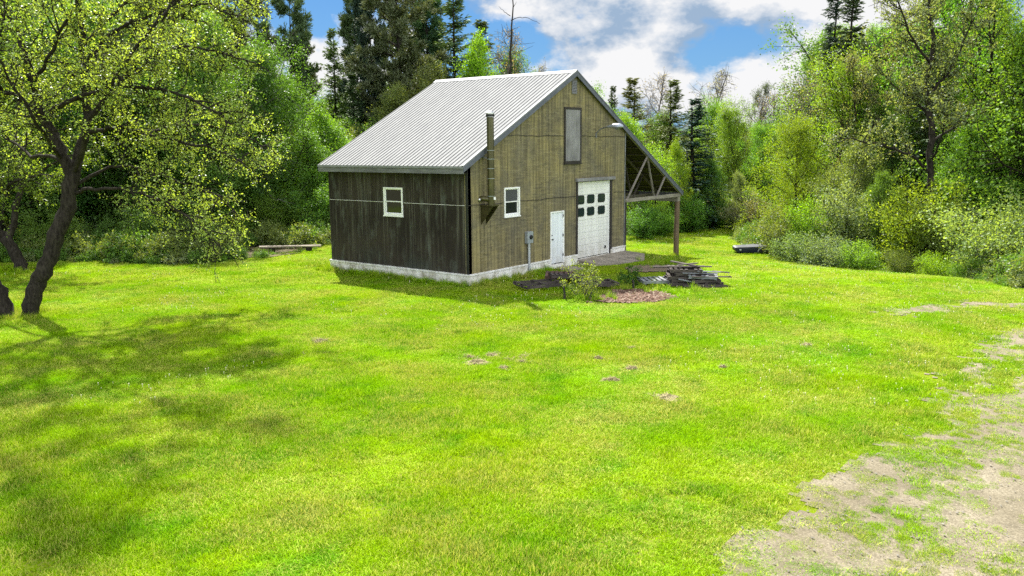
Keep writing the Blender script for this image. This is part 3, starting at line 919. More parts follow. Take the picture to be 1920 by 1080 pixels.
# yard lamp on an arm
b = MB(); lx = 8.38
b.tube([(lx, -.0, 4.92), (lx, -.04, 5.02), (lx, -.16, 5.14), (lx, -.32, 5.21), (lx, -.55, 5.25)], .028, 10)
la = part(b, 'yard_lamp', M['fascia'], smooth=True)
b = MB(); o_ = len(b.v)
secs = [(-.50, .03, .03), (-.58, .06, .06), (-.72, .10, .10), (-.92, .17, .15), (-1.12, .18, .15), (-1.25, .12, .10), (-1.31, .03, .03)]
for (y, rx_, rz_) in secs:
    for k in range(14):
        a = 2*math.pi*k/14; zz_ = math.sin(a)
        b.v.append((lx+rx_*math.cos(a), y, 5.25+(rz_*zz_ if zz_ > 0 else rz_*.45*zz_)))
for i in range(len(secs)-1):
    for k in range(14): b.f.append((i*14+k, i*14+(k+1) % 14, (i+1)*14+(k+1) % 14, (i+1)*14+k))
b.f.append(tuple(range(14))); b.f.append(tuple((len(secs)-1)*14+k for k in range(14)))
part(b, 'lamp_head', M['lamp'], la, smooth=True)
b = MB(); b.lathe((lx, -1.03, 5.22), [(.11, 0), (.115, -.03), (.09, -.08), (.04, -.10)], 16); part(b, 'lamp_lens', M['lens'], la, smooth=True)
b = MB(); b.box(lx-.05, lx+.05, -.02, -.001, 4.82, 5.0); part(b, 'lamp_mount', M['fascia'], la)

# apron, step stone
AP_L = [(GD[0]-.05, -.03), (W_+.05, -.06), (W_+.15, -1.0), (9.6, -1.75), (7.9, -1.55), (6.9, -.95)]
b = MB(); b.panel(AP_L, [], lambda u, v, d: (u, v, -.235-.1*max(0, -v-.1)+d), 0, -.5)
o = b.build('concrete_apron', M['apron']); tag(o, kind='structure')
b = MB(); L = [(5.0, -1.0), (5.9, -1.05), (6.0, -.25), (5.5, -.1), (4.95, -.3)]
b.panel(L, [], lambda u, v, d: (u, v, d), -.345, -.6)
o = b.build('stepping_stone', M['apron'], None, (5.4, -.6, -.42), bevel=.02); tag(o, 'flat grey step slab in the grass before the white man door', 'stepping stone')

# ------------------------------------------------------------------ plants: generators
def unit(v):
    v = np.asarray(v, float); return v/(np.linalg.norm(v)+1e-9)


class Plant:
    """limbs as tapered tubes, leaves as folded leaf-sized faces"""
    def __init__(s, seed):
        s.r = np.random.default_rng(seed); s.tv = []; s.tf = []; s.nv = 0
        s.lp = []; s.ld = []; s.lv = []

    def tube(s, P, rad, n):
        P = np.asarray(P, float); m = len(P); rad = np.asarray(rad, float)
        d = np.gradient(P, axis=0); d /= np.linalg.norm(d, axis=1)[:, None]+1e-9
        ref = np.array([1, 0, 0.]) if abs(d[0][0]) < .8 else np.array([0, 1, 0.])
        a = np.cross(d, ref); a /= np.linalg.norm(a, axis=1)[:, None]+1e-9
        b = np.cross(d, a)
        th = np.arange(n)*2*np.pi/n
        V = P[:, None, :]+rad[:, None, None]*(a[:, None, :]*np.cos(th)[None, :, None]+b[:, None, :]*np.sin(th)[None, :, None])
        s.tv.append(V.reshape(-1, 3))
        i = s.nv+np.arange(m*n).reshape(m, n); j = np.roll(i, -1, 1)
        s.tf.append(np.stack([i[:-1], j[:-1], j[1:], i[1:]], -1).reshape(-1, 4)); s.nv += m*n

    def path(s, p, d, L, n, wob, trop=0.0, tropdir=(0, 0, 1)):
        P = [np.asarray(p, float)]; d = unit(d)
        for i in range(n):
            d = unit(d+s.r.normal(0, wob, 3)+np.asarray(tropdir)*trop); P.append(P[-1]+d*L/n)
        return np.array(P)

    def leaves(s, P, k, jit, droop=.0, var=None):
        """k leaves around the points of path P"""
        P = np.asarray(P); t = s.r.random(k)*(len(P)-1.001)
        i = t.astype(int); f = (t-i)[:, None]
        q = P[i]*(1-f)+P[i+1]*f+s.r.normal(0, jit, (k, 3))
        d = s.r.normal(0, 1, (k, 3)); d[:, 2] -= droop
        s.lp.append(q); s.ld.append(d)
        v0 = s.r.random() if var is None else var
        s.lv.append(np.clip(.55*v0+.45*s.r.random(k), 0, 1))

    def child_dir(s, d, ang, az):
        d = unit(d); a = unit(np.cross(d, [0, 0, 1.0]) if abs(d[2]) < .95 else np.cross(d, [1, 0, 0])); b = np.cross(d, a)
        return unit(d*math.cos(ang)+(a*math.cos(az)+b*math.sin(az))*math.sin(ang))

    def trunk_mesh(s, name, mat):
        me = big_mesh(name, np.concatenate(s.tv), np.concatenate(s.tf), mats=[mat])
        me.polygons.foreach_set('use_smooth', [True]*len(me.polygons)); return me

    def leaf_arrays(s, size, wr=.55, flat=.35, long_axis=True):
        P = np.concatenate(s.lp); D = np.concatenate(s.ld); n = len(P)
        D /= np.linalg.norm(D, axis=1)[:, None]+1e-9
        N = s.r.normal(0, 1, (n, 3)); N[:, 2] = np.abs(N[:, 2])+flat
        Sd = np.cross(D, N); Sd /= np.linalg.norm(Sd, axis=1)[:, None]+1e-9
        Nn = np.cross(Sd, D)
        L = size*s.r.uniform(.65, 1.3, n)[:, None]
        v0 = P; v2 = P+D*L; m = P+D*L*.45+Nn*L*.10
        v1 = m+Sd*L*wr*.5; v3 = m-Sd*L*wr*.5
        V = np.stack([v0, v1, v2, v3], 1).reshape(-1, 3)
        F = np.arange(n*4).reshape(n, 4)
        return V, F, np.repeat(np.concatenate(s.lv), 4)

    def crown_mesh(s, name, mat, size, wr=.55, flat=.35):
        V, F, v = s.leaf_arrays(size, wr, flat)
        return big_mesh(name, V, F, var=v, mats=[mat])


def broad(seed, H, Rw, base=.18, nprim=26, trunk_r=.16, sec=8, tw=4, lpt=13, leaf=.13, prof=None, up=(15, 70), jit=.16, twl=.55, tubes=2, top=.9, wob=.06, droop=.2):
    p = Plant(seed); r = p.r
    T = p.path((0, 0, -.15), (r.normal(0, .05), r.normal(0, .05), 1), H*top, 12, wob*.6, .02)
    p.tube(T, trunk_r*np.linspace(1.15, .12, 13)**1.0, 8)
    prof = prof or (lambda h: math.sin(math.pi*min(1, (h*.86+.16)))**.75)
    for i in range(nprim):
        h = base+(1-base)*((i+r.random()*.8)/nprim)**1.25
        k = h*12; j = min(int(k), 11); P0 = T[j]*(1-(k-j))+T[j+1]*(k-j)
        L = Rw*max(.12, prof((h-base)/(1-base)))*r.uniform(.5, 1.3)
        az = i*2.399+r.normal(0, .35); el = R(up[0]+(up[1]-up[0])*h+r.normal(0, 8))
        d = (math.cos(az)*math.cos(el), math.sin(az)*math.cos(el), math.sin(el))
        B = p.path(P0, d, L, 6, .12, .02)
        if tubes >= 1: p.tube(B, trunk_r*.42*(1-.6*h)*np.linspace(1, .15, 7), 5)
        cv = r.random()
        ns_ = max(3, int(round(sec*min(1.15, .25+L/Rw))))
        for s_ in range(ns_):
            f = .2+.8*(s_+r.random())/ns_; k2 = f*6; j2 = min(int(k2), 5); Q = B[j2]*(1-(k2-j2))+B[j2+1]*(k2-j2)
            dd = p.child_dir(B[j2+1]-B[j2], R(r.uniform(30, 75)), r.random()*6.28)
            L2 = (L*.42*(1.15-f*.6)+.25)*r.uniform(.7, 1.2)
            S = p.path(Q, dd, L2, 3, .18, .02)
            if tubes >= 2: p.tube(S, trunk_r*.13*np.linspace(1, .3, 4), 3)
            cv2 = .6*cv+.4*r.random()
            if r.random() < .1: continue
            for t in range(tw):
                g = .25+.75*(t+r.random())/tw; k3 = g*3; j3 = min(int(k3), 2); q = S[j3]*(1-(k3-j3))+S[j3+1]*(k3-j3)
                d3 = p.child_dir(S[j3+1]-S[j3], R(r.uniform(25, 80)), r.random()*6.28)
                X = p.path(q, d3, twl*r.uniform(.5, 1.2), 2, .2, -.02)
                if tubes >= 3: p.tube(X, trunk_r*.05*np.linspace(1, .5, 3)+.003, 3)
                if lpt: p.leaves(X, max(1, int(lpt*r.uniform(.6, 1.3))), jit, droop, .65*cv2+.35*r.random())
    return p


def bush(seed, H, Rw, stems=9, sec=9, tw=4, lpt=10, leaf=.09, jit=.11, tubes=2):
    p = Plant(seed); r = p.r
    for i in range(stems):
        az = i*2.399+r.normal(0, .3); sp = r.uniform(.1, 1)
        d = (math.cos(az)*sp*Rw/H*1.3, math.sin(az)*sp*Rw/H*1.3, 1)
        L = H*r.uniform(.75, 1.05)*(1.05-.25*sp)
        B = p.path((math.cos(az)*.12*sp, math.sin(az)*.12*sp, -.1), d, L, 7, .10, -.01*sp)
        p.tube(B, .028*H/2.5*np.linspace(1, .2, 8), 5)
        cv = r.random()
        for s_ in range(sec):
            f = .08+.92*(s_+r.random())/sec; k2 = f*7; j2 = min(int(k2), 6); Q = B[j2]*(1-(k2-j2))+B[j2+1]*(k2-j2)
            dd = p.child_dir(B[j2+1]-B[j2], R(r.uniform(35, 85)), r.random()*6.28)
            S = p.path(Q, dd, H*.34*r.uniform(.5, 1.2)*(1.15-.5*f), 3, .2, .03)
            if tubes >= 2: p.tube(S, .009*np.linspace(1, .4, 4)*H/2.5, 3)
            cv2 = .5*cv+.5*r.random()
            for t in range(tw):
                k3 = r.random()*2.99; j3 = int(k3); q = S[j3]*(1-(k3-j3))+S[j3+1]*(k3-j3)
                d3 = p.child_dir(S[j3+1]-S[j3], R(r.uniform(20, 80)), r.random()*6.28)
                X = p.path(q, d3, .28*H/2.5*r.uniform(.5, 1.3), 2, .2, .0)
                p.leaves(X, max(1, int(lpt*r.uniform(.6, 1.3))), jit, .1, .6*cv2+.4*r.random())
    return p


def spruce(seed, H, Rw, whorls=38, nb=7, power=.85, droop=.25):
    p = Plant(seed); r = p.r
    T = p.path((0, 0, -.15), (0, 0, 1), H, 10, .01); p.tube(T, .013*H*np.linspace(1.1, .06, 11), 7)
    for i in range(whorls):
        h = .05+.95*(i+r.random()*.6)/whorls
        for b_ in range(nb):
            h = min(.995, max(.04, h+r.normal(0, .35/whorls)))
            az = r.random()*6.28; L = (Rw*(1-h)**power+.12)*r.uniform(.6, 1.15)
            el = R(-8+45*h*h+r.normal(0, 7)); z = h*H
            B = p.path((0, 0, z), (math.cos(az)*math.cos(el), math.sin(az)*math.cos(el), math.sin(el)), L, 4, .05, -.04*droop*4*(1-h)+.01)
            if L > .5: p.tube(B, .010*np.linspace(1.6, .4, 5), 3)
            n = int(9+26*L/ Rw*1.0); cv = r.random()
            t = r.random(n)*3.99; j = t.astype(int); f = (t-j)[:, None]
            q = B[j]*(1-f)+B[j+1]*f
            side = unit(np.cross(B[-1]-B[0], [0, 0, 1.0])); sg = np.where(r.random(n) < .5, -1, 1)[:, None]
            d = side*sg*r.uniform(.3, 1, (n, 1))+unit(B[-1]-B[0])*r.uniform(.3, 1.1, (n, 1))+np.array([0, 0, -1])*r.uniform(-.1, .6, (n, 1))
            p.lp.append(q+r.normal(0, .03, (n, 3))); p.ld.append(d); p.lv.append(np.clip(.5*cv+.5*r.random(n), 0, 1))
    return p


def pine(seed, H, Rw, base=.3, whorls=16, nb=5, irr=.45):
    p = Plant(seed); r = p.r
    T = p.path((0, 0, -.15), (r.normal(0, .03), r.normal(0, .03), 1), H, 12, .015); p.tube(T, .0125*H*np.linspace(1.15, .12, 13), 8)
    for i in range(whorls):
        h = base+(1-base)*(i+r.random()*.5)/whorls; k = min(h*12, 11.99); j = int(k); P0 = T[j]*(1-(k-j))+T[j+1]*(k-j)
        for b_ in range(nb):
            if r.random() < irr*.5: continue
            az = r.random()*6.28; L = Rw*(.25+.75*min(1, 1.25*(1-h)+.08))*r.uniform(.45, 1.15)
            el = R(5+30*h+r.normal(0, 9))
            B = p.path(P0, (math.cos(az)*math.cos(el), math.sin(az)*math.cos(el), math.sin(el)), L, 6, .09, .025)
            p.tube(B, .0045*H*np.linspace(1, .2, 7)*(1.1-h*.6), 4); cv = r.random()
            for s_ in range(int(7+5*L)):
                f = .3+.7*r.random(); k2 = min(f*6, 5.99); j2 = int(k2); Q = B[j2]*(1-(k2-j2))+B[j2+1]*(k2-j2)
                dd = p.child_dir(B[j2+1]-B[j2], R(r.uniform(25, 70)), r.random()*6.28); dd[2] = dd[2]*.45+.12
                S = p.path(Q, dd, r.uniform(.35, .9)*(1.2-.5*f), 2, .12, .05)
                n = int(r.uniform(18, 30))
                t = r.random(n)*1.99; jj = t.astype(int); ff = (t-jj)[:, None]
                q = S[jj]*(1-ff)+S[jj+1]*ff
                d = r.normal(0, .6, (n, 3))+unit(S[-1]-S[0])+np.array([0, 0, .25])
                p.lp.append(q+r.normal(0, .07, (n, 3))); p.ld.append(d); p.lv.append(np.clip(.5*cv+.5*r.random(n), 0, 1))
    return p


KIND = {}


def reg(key, p, H, leaf, wr, mat, bark, flat=.35, name='tree'):
    KIND[key] = (p.trunk_mesh(key+'_trunk', bark), p.crown_mesh(key+'_crown', mat, leaf, wr, flat) if p.lp else None, H, name)


reg('round', broad(1, 9.5, 3.7, .10, 34, .17, 9, 5, 25, up=(0, 72), jit=.2),  9.5, .115, .62, M['leaf'], M['bark'])
reg('round2', broad(2, 10, 3.4, .14, 32, .17, 9, 5, 25, up=(5, 75), jit=.2, prof=lambda h: (1-h)**.6*.95+.15),  10, .115, .62, M['leaf'], M['gbark'])
reg('tall', broad(3, 13, 3.3, .16, 38, .2, 9, 5, 25, up=(8, 70), jit=.22, prof=lambda h: math.sin(math.pi*(.2+.75*h))**.6),  13, .125, .6, M['leaf'], M['bark'])
reg('big', broad(14, 13, 5.2, .07, 46, .2, 10, 5, 22, up=(-5, 70), jit=.24, twl=.65, prof=lambda h: (math.cos(math.pi*.5*h**1.35))**.62*.98+.05), 13, .125, .6, M['leaf'], M['bark'])
reg('airy', broad(4, 15, 4.2, .25, 24, .24, 9, 4, 20, up=(10, 60), jit=.17, tubes=3, wob=.12, twl=.7),  15, .115, .6, M['leaf'], M['bark'])
reg('budding', broad(5, 13, 2.7, .2, 30, .16, 9, 4, 3, up=(35, 72), jit=.08, tubes=3, twl=.7), 13, .10, .6, M['leaf'], M['gbark'])
reg('bush', bush(6, 2.6, 1.7, 13, 11, 6, 14), 2.6, .08, .55, M['leaf'], M['gbark'])
reg('bush2', bush(7, 3.2, 1.6, 10, 12, 6, 15), 3.2, .088, .6, M['leaf'], M['bark'])
reg('scrub', bush(8, 1.6, 1.5, 16, 10, 5, 12), 1.6, .07, .5, M['leaf'], M['gbark'])
reg('spruce', spruce(9, 14, 2.5, 40, 10), 14, .26, .3, M['needle'], M['bark'], .2)
reg('spire', spruce(10, 15, 1.9, 46, 9, .8, .35), 15, .26, .28, M['needle'], M['bark'], .2)
reg('pine', pine(12, 18, 4.2, .22, 20, 6), 18, .30, .24, M['needle'], M['bark'], .4)
reg('pine2', pine(13, 16, 3.4, .3, 18, 5, .6), 16, .30, .22, M['needle'], M['bark'], .4)


def colour(o, c): o.color = (*c, 1)


def place(key, name, px, t, top, wf, col, label, cat='tree', group=None, rz=None, ground=None):
    tm, cm, H, _ = KIND[key]
    P = pt(px, top, t); x, y = float(P[0]), float(P[1]); z0 = float(gz(x, y))
    h = P[2]-z0
    o = empty(name, (x, y, z0), random.random()*6.28 if rz is None else rz, label, cat, group)
    s = h/H/.95; o.scale = (s*wf, s*wf, s)
    for nm, me in (('stems' if cat == 'shrub' else 'trunk', tm), ('foliage' if cat == 'shrub' else 'crown', cm)):
        if me is None: continue
        c = bpy.data.objects.new(nm, me); COL.objects.link(c); c.parent = o
        v = np.random.default_rng(int(px*7+t*13)).uniform(.88, 1.12, 3)
        colour(c, tuple(np.array(col)*v))
    return o


# colours are plain leaf albedos
DK = (.070, .120, .050); MG = (.115, .225, .040); FG = (.145, .29, .034); YG = (.195, .33, .020); BG_ = (.175, .32, .036)
OL = (.16, .215, .06); GY = (.19, .245, .11); PALE = (.22, .30, .09); BUD = (.27, .24, .18); BLU = (.045, .085, .055); PG = (.115, .160, .068)
TG = 'trees of the wood behind the lawn'
TREES = [
    ('tall', 'broadleaf_tree', 70, 41, 40, 1.1, (.062, .140, .026), 'tall mid green tree deep behind the apple trunk at the far left'),
    ('round', 'broadleaf_tree', 205, 44, 120, 1.1, (.062, .140, .026), 'round green tree standing behind the forked apple limbs'),
    ('round2', 'broadleaf_tree', 335, 45, 150, 1.05, (.062, .140, .026), 'dark green leafy tree seen through the lower right apple branches'),
    ('round2', 'broadleaf_tree', 425, 47, 110, 1.0, (.075, .165, .028), 'full leafy tree between the apple crown and the bright green tree'),
    ('big', 'broadleaf_tree', 535, 49, 100, .95, (.105, .225, .030), 'big rounded fresh green tree left of the barn roof'),
    ('round2', 'broadleaf_tree', 612, 52, 205, .95, BG_, 'smaller bright green tree tucked against the left end of the barn'),
    ('tall', 'broadleaf_tree', -70, 38, -40, 1.1, MG, 'leafy tree cut by the left edge behind the apple tree'),
    ('airy', 'broadleaf_tree', 150, 57, -90, .9, FG, 'very tall thin crowned tree above the apple tree'),
    ('airy', 'broadleaf_tree', 330, 58, -60, .85, BG_, 'tall loose yellow-green tree rising behind the apple crown'),
    ('pine2', 'pine_tree', 470, 60, -120, .8, PG, 'tallest dark pine left of the blue sky gap, its top out of sight'),
    ('pine2', 'pine_tree', 522, 62, 0, .75, PG, 'thin pine beside the blue sky gap, top just in view'),
    ('pine', 'pine_tree', 578, 68, 85, .7, PG, 'low distant pine under the white cloud left of the barn'),
    ('spruce', 'spruce_tree', 622, 64, 70, 1.0, OL, 'olive conifer with a rounded point above the left roof end'),
    ('spruce', 'spruce_tree', 660, 58, 150, 1.2, DK, 'dark low conifer directly over the left roof slope'),
    ('pine', 'pine_tree', 700, 60, -10, .72, BLU, 'bluish pine with its top at the picture edge above the roof'),
    ('pine', 'pine_tree', 752, 57, -75, .95, PG, 'largest broad pine standing behind the barn roof'),
    ('pine', 'pine_tree', 790, 64, 30, .8, DK, 'dark pine between the broad pine and the yellow-green tree'),
    ('pine', 'pine_tree', 668, 66, 25, .75, DK, 'dark pine left of the bluish one above the roof'),
    ('pine', 'pine_tree', 725, 66, 15, .8, OL, 'olive pine between the bluish pine and the broad one'),
    ('pine2', 'pine_tree', 822, 66, 5, .95, PG, 'loose green pine left of the tall spruce by the ridge'),
    ('pine', 'pine_tree', 500, 70, 70, .8, DK, 'distant dark pine at the left end of the blue sky gap'),
    ('tall', 'broadleaf_tree', 715, 54, 175, 1.0, OL, 'olive leafy tree low over the middle of the roof slope'),
    ('tall', 'broadleaf_tree', 800, 55, 140, .9, OL, 'dull green tree just above the back end of the ridge'),
    ('spruce', 'spruce_tree', 850, 60, -25, 1.1, PG, 'tall green spruce behind the yellow-green tree at the ridge'),
    ('round2', 'broadleaf_tree', 868, 55, 72, .62, YG, 'yellow-green tree poking above the barn ridge'),
    ('budding', 'budding_tree', 930, 58, 35, .8, BUD, 'thin budding tree left of the dead snag'),
    ('budding', 'budding_tree', 992, 58, 105, .75, BUD, 'low twiggy tree right of the dead snag over the ridge'),
    ('spruce', 'spruce_tree', 902, 63, 55, 1.35, PG, 'grey-green conifer behind the twigs left of the dead snag'),
    ('tall', 'broadleaf_tree', 945, 60, 108, .8, MG, 'green leafy top low over the ridge below the dead snag'),
    # right of the gable
    ('spruce', 'spruce_tree', 1150, 70, 172, .9, PG, 'small distant spire just right of the gable slope'),
    ('spruce', 'spruce_tree', 1186, 62, 158, 1.6, OL, 'olive conifer with yellowish tips right of the gable'),
    ('budding', 'budding_tree', 1226, 68, 122, .95, BUD, 'pale budding tree with thin upright twigs above the carport'),
    ('round2', 'broadleaf_tree', 1208, 55, 222, .95, BG_, 'bright green leafy tree right behind the carport roof'),
    ('spruce', 'spruce_tree', 1263, 62, 162, 1.55, OL, 'olive spruce with light tips behind the carport post'),
    ('spruce', 'spruce_tree', 1304, 58, 196, 2.0, BLU, 'darkest blue-green spruce in the middle of the far wood'),
    ('budding', 'budding_tree', 1322, 74, 118, 1.1, BUD, 'twiggy pale tree above the darkest spruce'),
    ('big', 'broadleaf_tree', 1348, 70, 200, .8, FG, 'green leafy tree right of the darkest spruce'),
    ('big', 'broadleaf_tree', 1392, 64, 205, .9, BG_, 'bright green upright tree in the middle of the bay'),
    ('big', 'broadleaf_tree', 1440, 60, 240, .9, FG, 'round green tree at the right of the bay'),
    ('airy', 'broadleaf_tree', 1412, 78, 145, .7, DK, 'dark loose-topped tree over the bay, well behind the bright green ones'),
    ('budding', 'budding_tree', 1455, 74, 160, 1.1, BUD, 'grey twiggy tree over the right part of the bay'),
    ('budding', 'budding_tree', 1508, 70, 112, 1.15, BUD, 'tallest bare twiggy tree left of the two spires'),
    ('round', 'broadleaf_tree', 1238, 65, 212, .9, MG, 'dull green leafy tree between the two olive spruces right of the gable'),
    ('big', 'broadleaf_tree', 1172, 60, 225, .7, MG, 'mid green tree just peeping over the carport roof beside the gable'),
    ('round2', 'broadleaf_tree', 1268, 56, 268, .62, YG, 'small pale yellow-green tree beside the carport eave'),
    ('round', 'broadleaf_tree', 1340, 58, 300, .8, MG, 'low green tree at the back edge of the lawn bay'),
    ('round2', 'broadleaf_tree', 1400, 56, 325, .9, GY, 'grey-green low tree at the right back of the lawn bay'),
    ('big', 'broadleaf_tree', 1568, 52, 128, 1.0, YG, 'yellow-green tree sloping up below the two spires'),
    ('big', 'broadleaf_tree', 1502, 50, 235, .85, YG, 'lower yellow-green tree at the corner of the bay'),
    ('spire', 'spruce_tree', 1566, 66, -30, .95, BLU, 'left one of the two tall dark spires'),
    ('spire', 'spruce_tree', 1600, 64, -25, 1.25, DK, 'right, fuller one of the two tall dark spires'),
    ('airy', 'broadleaf_tree', 1640, 49, 85, .85, GY, 'grey-green loose tree right of the yellow-green tree'),
    ('airy', 'broadleaf_tree', 1690, 56, -40, .8, OL, 'tall thin-leaved tree left of the big dark trunk'),
    ('big', 'broadleaf_tree', 1842, 48, -60, .8, FG, 'tall green tree right of the big dark trunk'),
    ('airy', 'broadleaf_tree', 1915, 42, -40, .9, BG_, 'tall light green tree at the right picture edge'),
    ('round', 'broadleaf_tree', 1985, 40, 30, 1.1, FG, 'leafy tree cut by the right picture edge'),
    ('round2', 'broadleaf_tree', 1585, 46, 262, .95, OL, 'dull olive tree low in the right wood'),
    ('round', 'broadleaf_tree', 1820, 43, 235, .95, FG, 'fresh green tree low in the right wood beside the big trunk'),
    ('pine2', 'pine_tree', 1785, 60, -110, .8, PG, 'far pine behind the big dark trunk'),
    ('tall', 'broadleaf_tree', 1690, 47, 230, .85, MG, 'dark leafy tree under the big dark trunk limbs'),
]
for row in TREES: place(*row)
SHRUBS = [
    ('bush2', 95, 39, 395, 1.2, MG, 'dark leafy shrub at the wood edge behind the leaning trunk'),
    ('bush', 190, 41, 410, 1.3, MG, 'low dark shrub at the wood edge right of the leaning trunk'),
    ('bush2', 275, 39.5, 385, 1.2, MG, 'shaded shrub under the drooping apple branches'),
    ('bush', 365, 41, 400, 1.25, MG, 'shaded shrub at the wood edge below the white-tipped apple spray'),
    ('bush2', 440, 44, 385, 1.1, FG, 'green shrub left of the long pale board'),
    ('bush2', 520, 46, 360, 1.1, FG, 'green shrub right behind the long pale board'),
    ('bush2', 590, 47, 350, 1.1, MG, 'shrub between the pale board and the barn corner'),
    ('bush2', 1200, 52, 385, 1.3, MG, 'dark green shrub seen under the carport beam by the wall'),
    ('bush', 1240, 54, 390, 1.3, FG, 'green shrub seen under the carport beside the post'),
    ('bush2', 1295, 56, 365, 1.2, MG, 'shrub just right of the carport post'),
    ('bush', 1340, 59, 378, 1.3, FG, 'bright shrub at the far end of the lawn bay'),
    ('bush2', 1385, 59, 352, 1.2, GY, 'grey-green shrub at the far right of the lawn bay'),
    ('bush', 1425, 54, 368, 1.4, GY, 'brown-grey twiggy shrub behind the dark tub'),
    ('scrub', 1398, 51, 424, 1.1, PALE, 'low pale mound of leaves behind the dark tub'),
    ('bush', 1470, 44, 390, 1.1, OL, 'olive shrub right beside the dark tub'),
    ('scrub', 1500, 41.5, 432, 1.2, GY, 'low grey-green scrub right of the dark tub'),
    ('bush2', 1530, 43, 372, 1.0, YG, 'yellow-green upright shrub at the corner of the bay'),
    ('scrub', 1555, 40, 438, 1.2, GY, 'low grey scrub spreading onto the lawn edge'),
    ('scrub', 1612, 39, 448, 1.1, BG_, 'vivid green low plant at the lawn edge'),
    ('bush2', 1600, 42, 345, 1.0, GY, 'grey-green shrub under the grey-leaved trees'),
    ('round', 1655, 41.5, 322, .8, MG, 'dark green tall shrub in the right wood edge'),
    ('bush2', 1715, 39, 335, 1.0, (.25, .35, .03), 'tall bright yellow-green shrub in the right wood edge'),
    ('scrub', 1690, 37.5, 465, 1.1, OL, 'low weedy scrub under the bright yellow-green shrub'),
    ('bush2', 1775, 38.5, 372, .95, OL, 'olive shrub left of the pale flowering shrub'),
    ('scrub', 1755, 35.5, 470, 1.1, YG, 'low scrub with a fallen stem in front'),
    ('bush', 1878, 34, 372, 1.15, PALE, 'wide pale green flowering shrub near the right edge'),
    ('scrub', 1830, 33.5, 478, 1.1, FG, 'low green scrub at the foot of the pale flowering shrub'),
    ('scrub', 1905, 31.5, 490, 1.0, MG, 'low dark scrub at the right picture edge'),
    ('bush', 1965, 33, 390, 1.2, PALE, 'pale shrub cut by the right picture edge'),
]
for k_, px, t, top, wf, c, lab in SHRUBS: place(k_, 'shrub', px, t, top, wf, c, lab, 'shrub')

# ------------------------------------------------------------------ the apple trees at the left
def limb_tree(seed, limbs, t0, dens=1.0, leafk=12, base_t=None):
    """limbs: (radius0, radius1, [(px, py, depth offset)...], branch from fraction, twig density)"""
    p = Plant(seed); r = p.r
    for (r0, r1, pp, f0, dn) in limbs:
        P = np.array([pt(x, y, t0+dt) for x, y, dt in pp])
        # refine and roughen the traced axis
        n = len(P); tt = np.linspace(0, n-1, (n-1)*4+1); i = np.minimum(tt.astype(int), n-2); f = (tt-i)[:, None]
        # catmull-rom
        Pm = P[np.maximum(i-1, 0)]; P0 = P[i]; P1 = P[i+1]; P2 = P[np.minimum(i+2, n-1)]
        C = .5*((2*P0)+(-Pm+P1)*f+(2*Pm-5*P0+4*P1-P2)*f**2+(-Pm+3*P0-3*P1+P2)*f**3)
        C[1:-1] += r.normal(0, .035, C[1:-1].shape)*min(1, r0*12)
        rad = .74*np.linspace(r0, r1, len(C))*(1+r.normal(0, .05, len(C)))
        p.tube(C, rad, 10 if r0 > .1 else 7)
        if dn <= 0: continue
        Ls = np.linalg.norm(np.diff(C, axis=0), axis=1); cum = np.concatenate([[0], np.cumsum(Ls)]); L = cum[-1]
        for k in range(int(L*dn*3.9)):
            s_ = L*(f0+(1-f0)*r.random()); j = min(np.searchsorted(cum, s_)-1, len(C)-2); j = max(j, 0)
            q = C[j]+(C[j+1]-C[j])*((s_-cum[j])/max(Ls[j], 1e-6))
            d = p.child_dir(C[j+1]-C[j], R(r.uniform(35, 85)), r.random()*6.28); d[2] += .12
            L2 = r.uniform(.6, 1.9)*(1.15-.5*s_/L)
            B = p.path(q, d, L2, 6, .2, .0)
            p.tube(B, np.linspace(.024, .006, 7)*(.6+.35*L2), 4)
            cv = r.random()
            for m in range(int(5+L2*8)):
                k2 = .8+r.random()*5.1; j2 = min(int(k2), 5); Q = B[j2]*(1-(k2-j2))+B[j2+1]*(k2-j2)
                dd = p.child_dir(B[j2+1]-B[j2], R(r.uniform(30, 85)), r.random()*6.28)
                S = p.path(Q, dd, r.uniform(.25, .75), 4, .22, .0)
                p.tube(S, np.linspace(.010, .004, 5), 3)
                if r.random() < .80:
                    p.leaves(S, int(leafk*r.uniform(.4, 1.5)), .045, .1, .5*cv+.5*r.random())
    return p


def plant_from(p, name, base, label, col, leaf, cat='tree', bark='bark', lmat='aleaf', bcol=None, wr=.55, group=None):
    o = empty(name, tuple(base), 0, label, cat, group)
    B = np.asarray(base, float)
    for arr in (p.tv, p.lp):
        for i in range(len(arr)): arr[i] = arr[i]-B
    tm = p.trunk_mesh('trunk', M[bark]); c = bpy.data.objects.new('trunk' if cat == 'tree' else 'stems', tm); COL.objects.link(c); c.parent = o
    if p.lp:
        cm = p.crown_mesh('crown', M[lmat], leaf, wr, .3); c = bpy.data.objects.new('crown' if cat == 'tree' else 'foliage', cm); COL.objects.link(c); c.parent = o; colour(c, col)
    return o


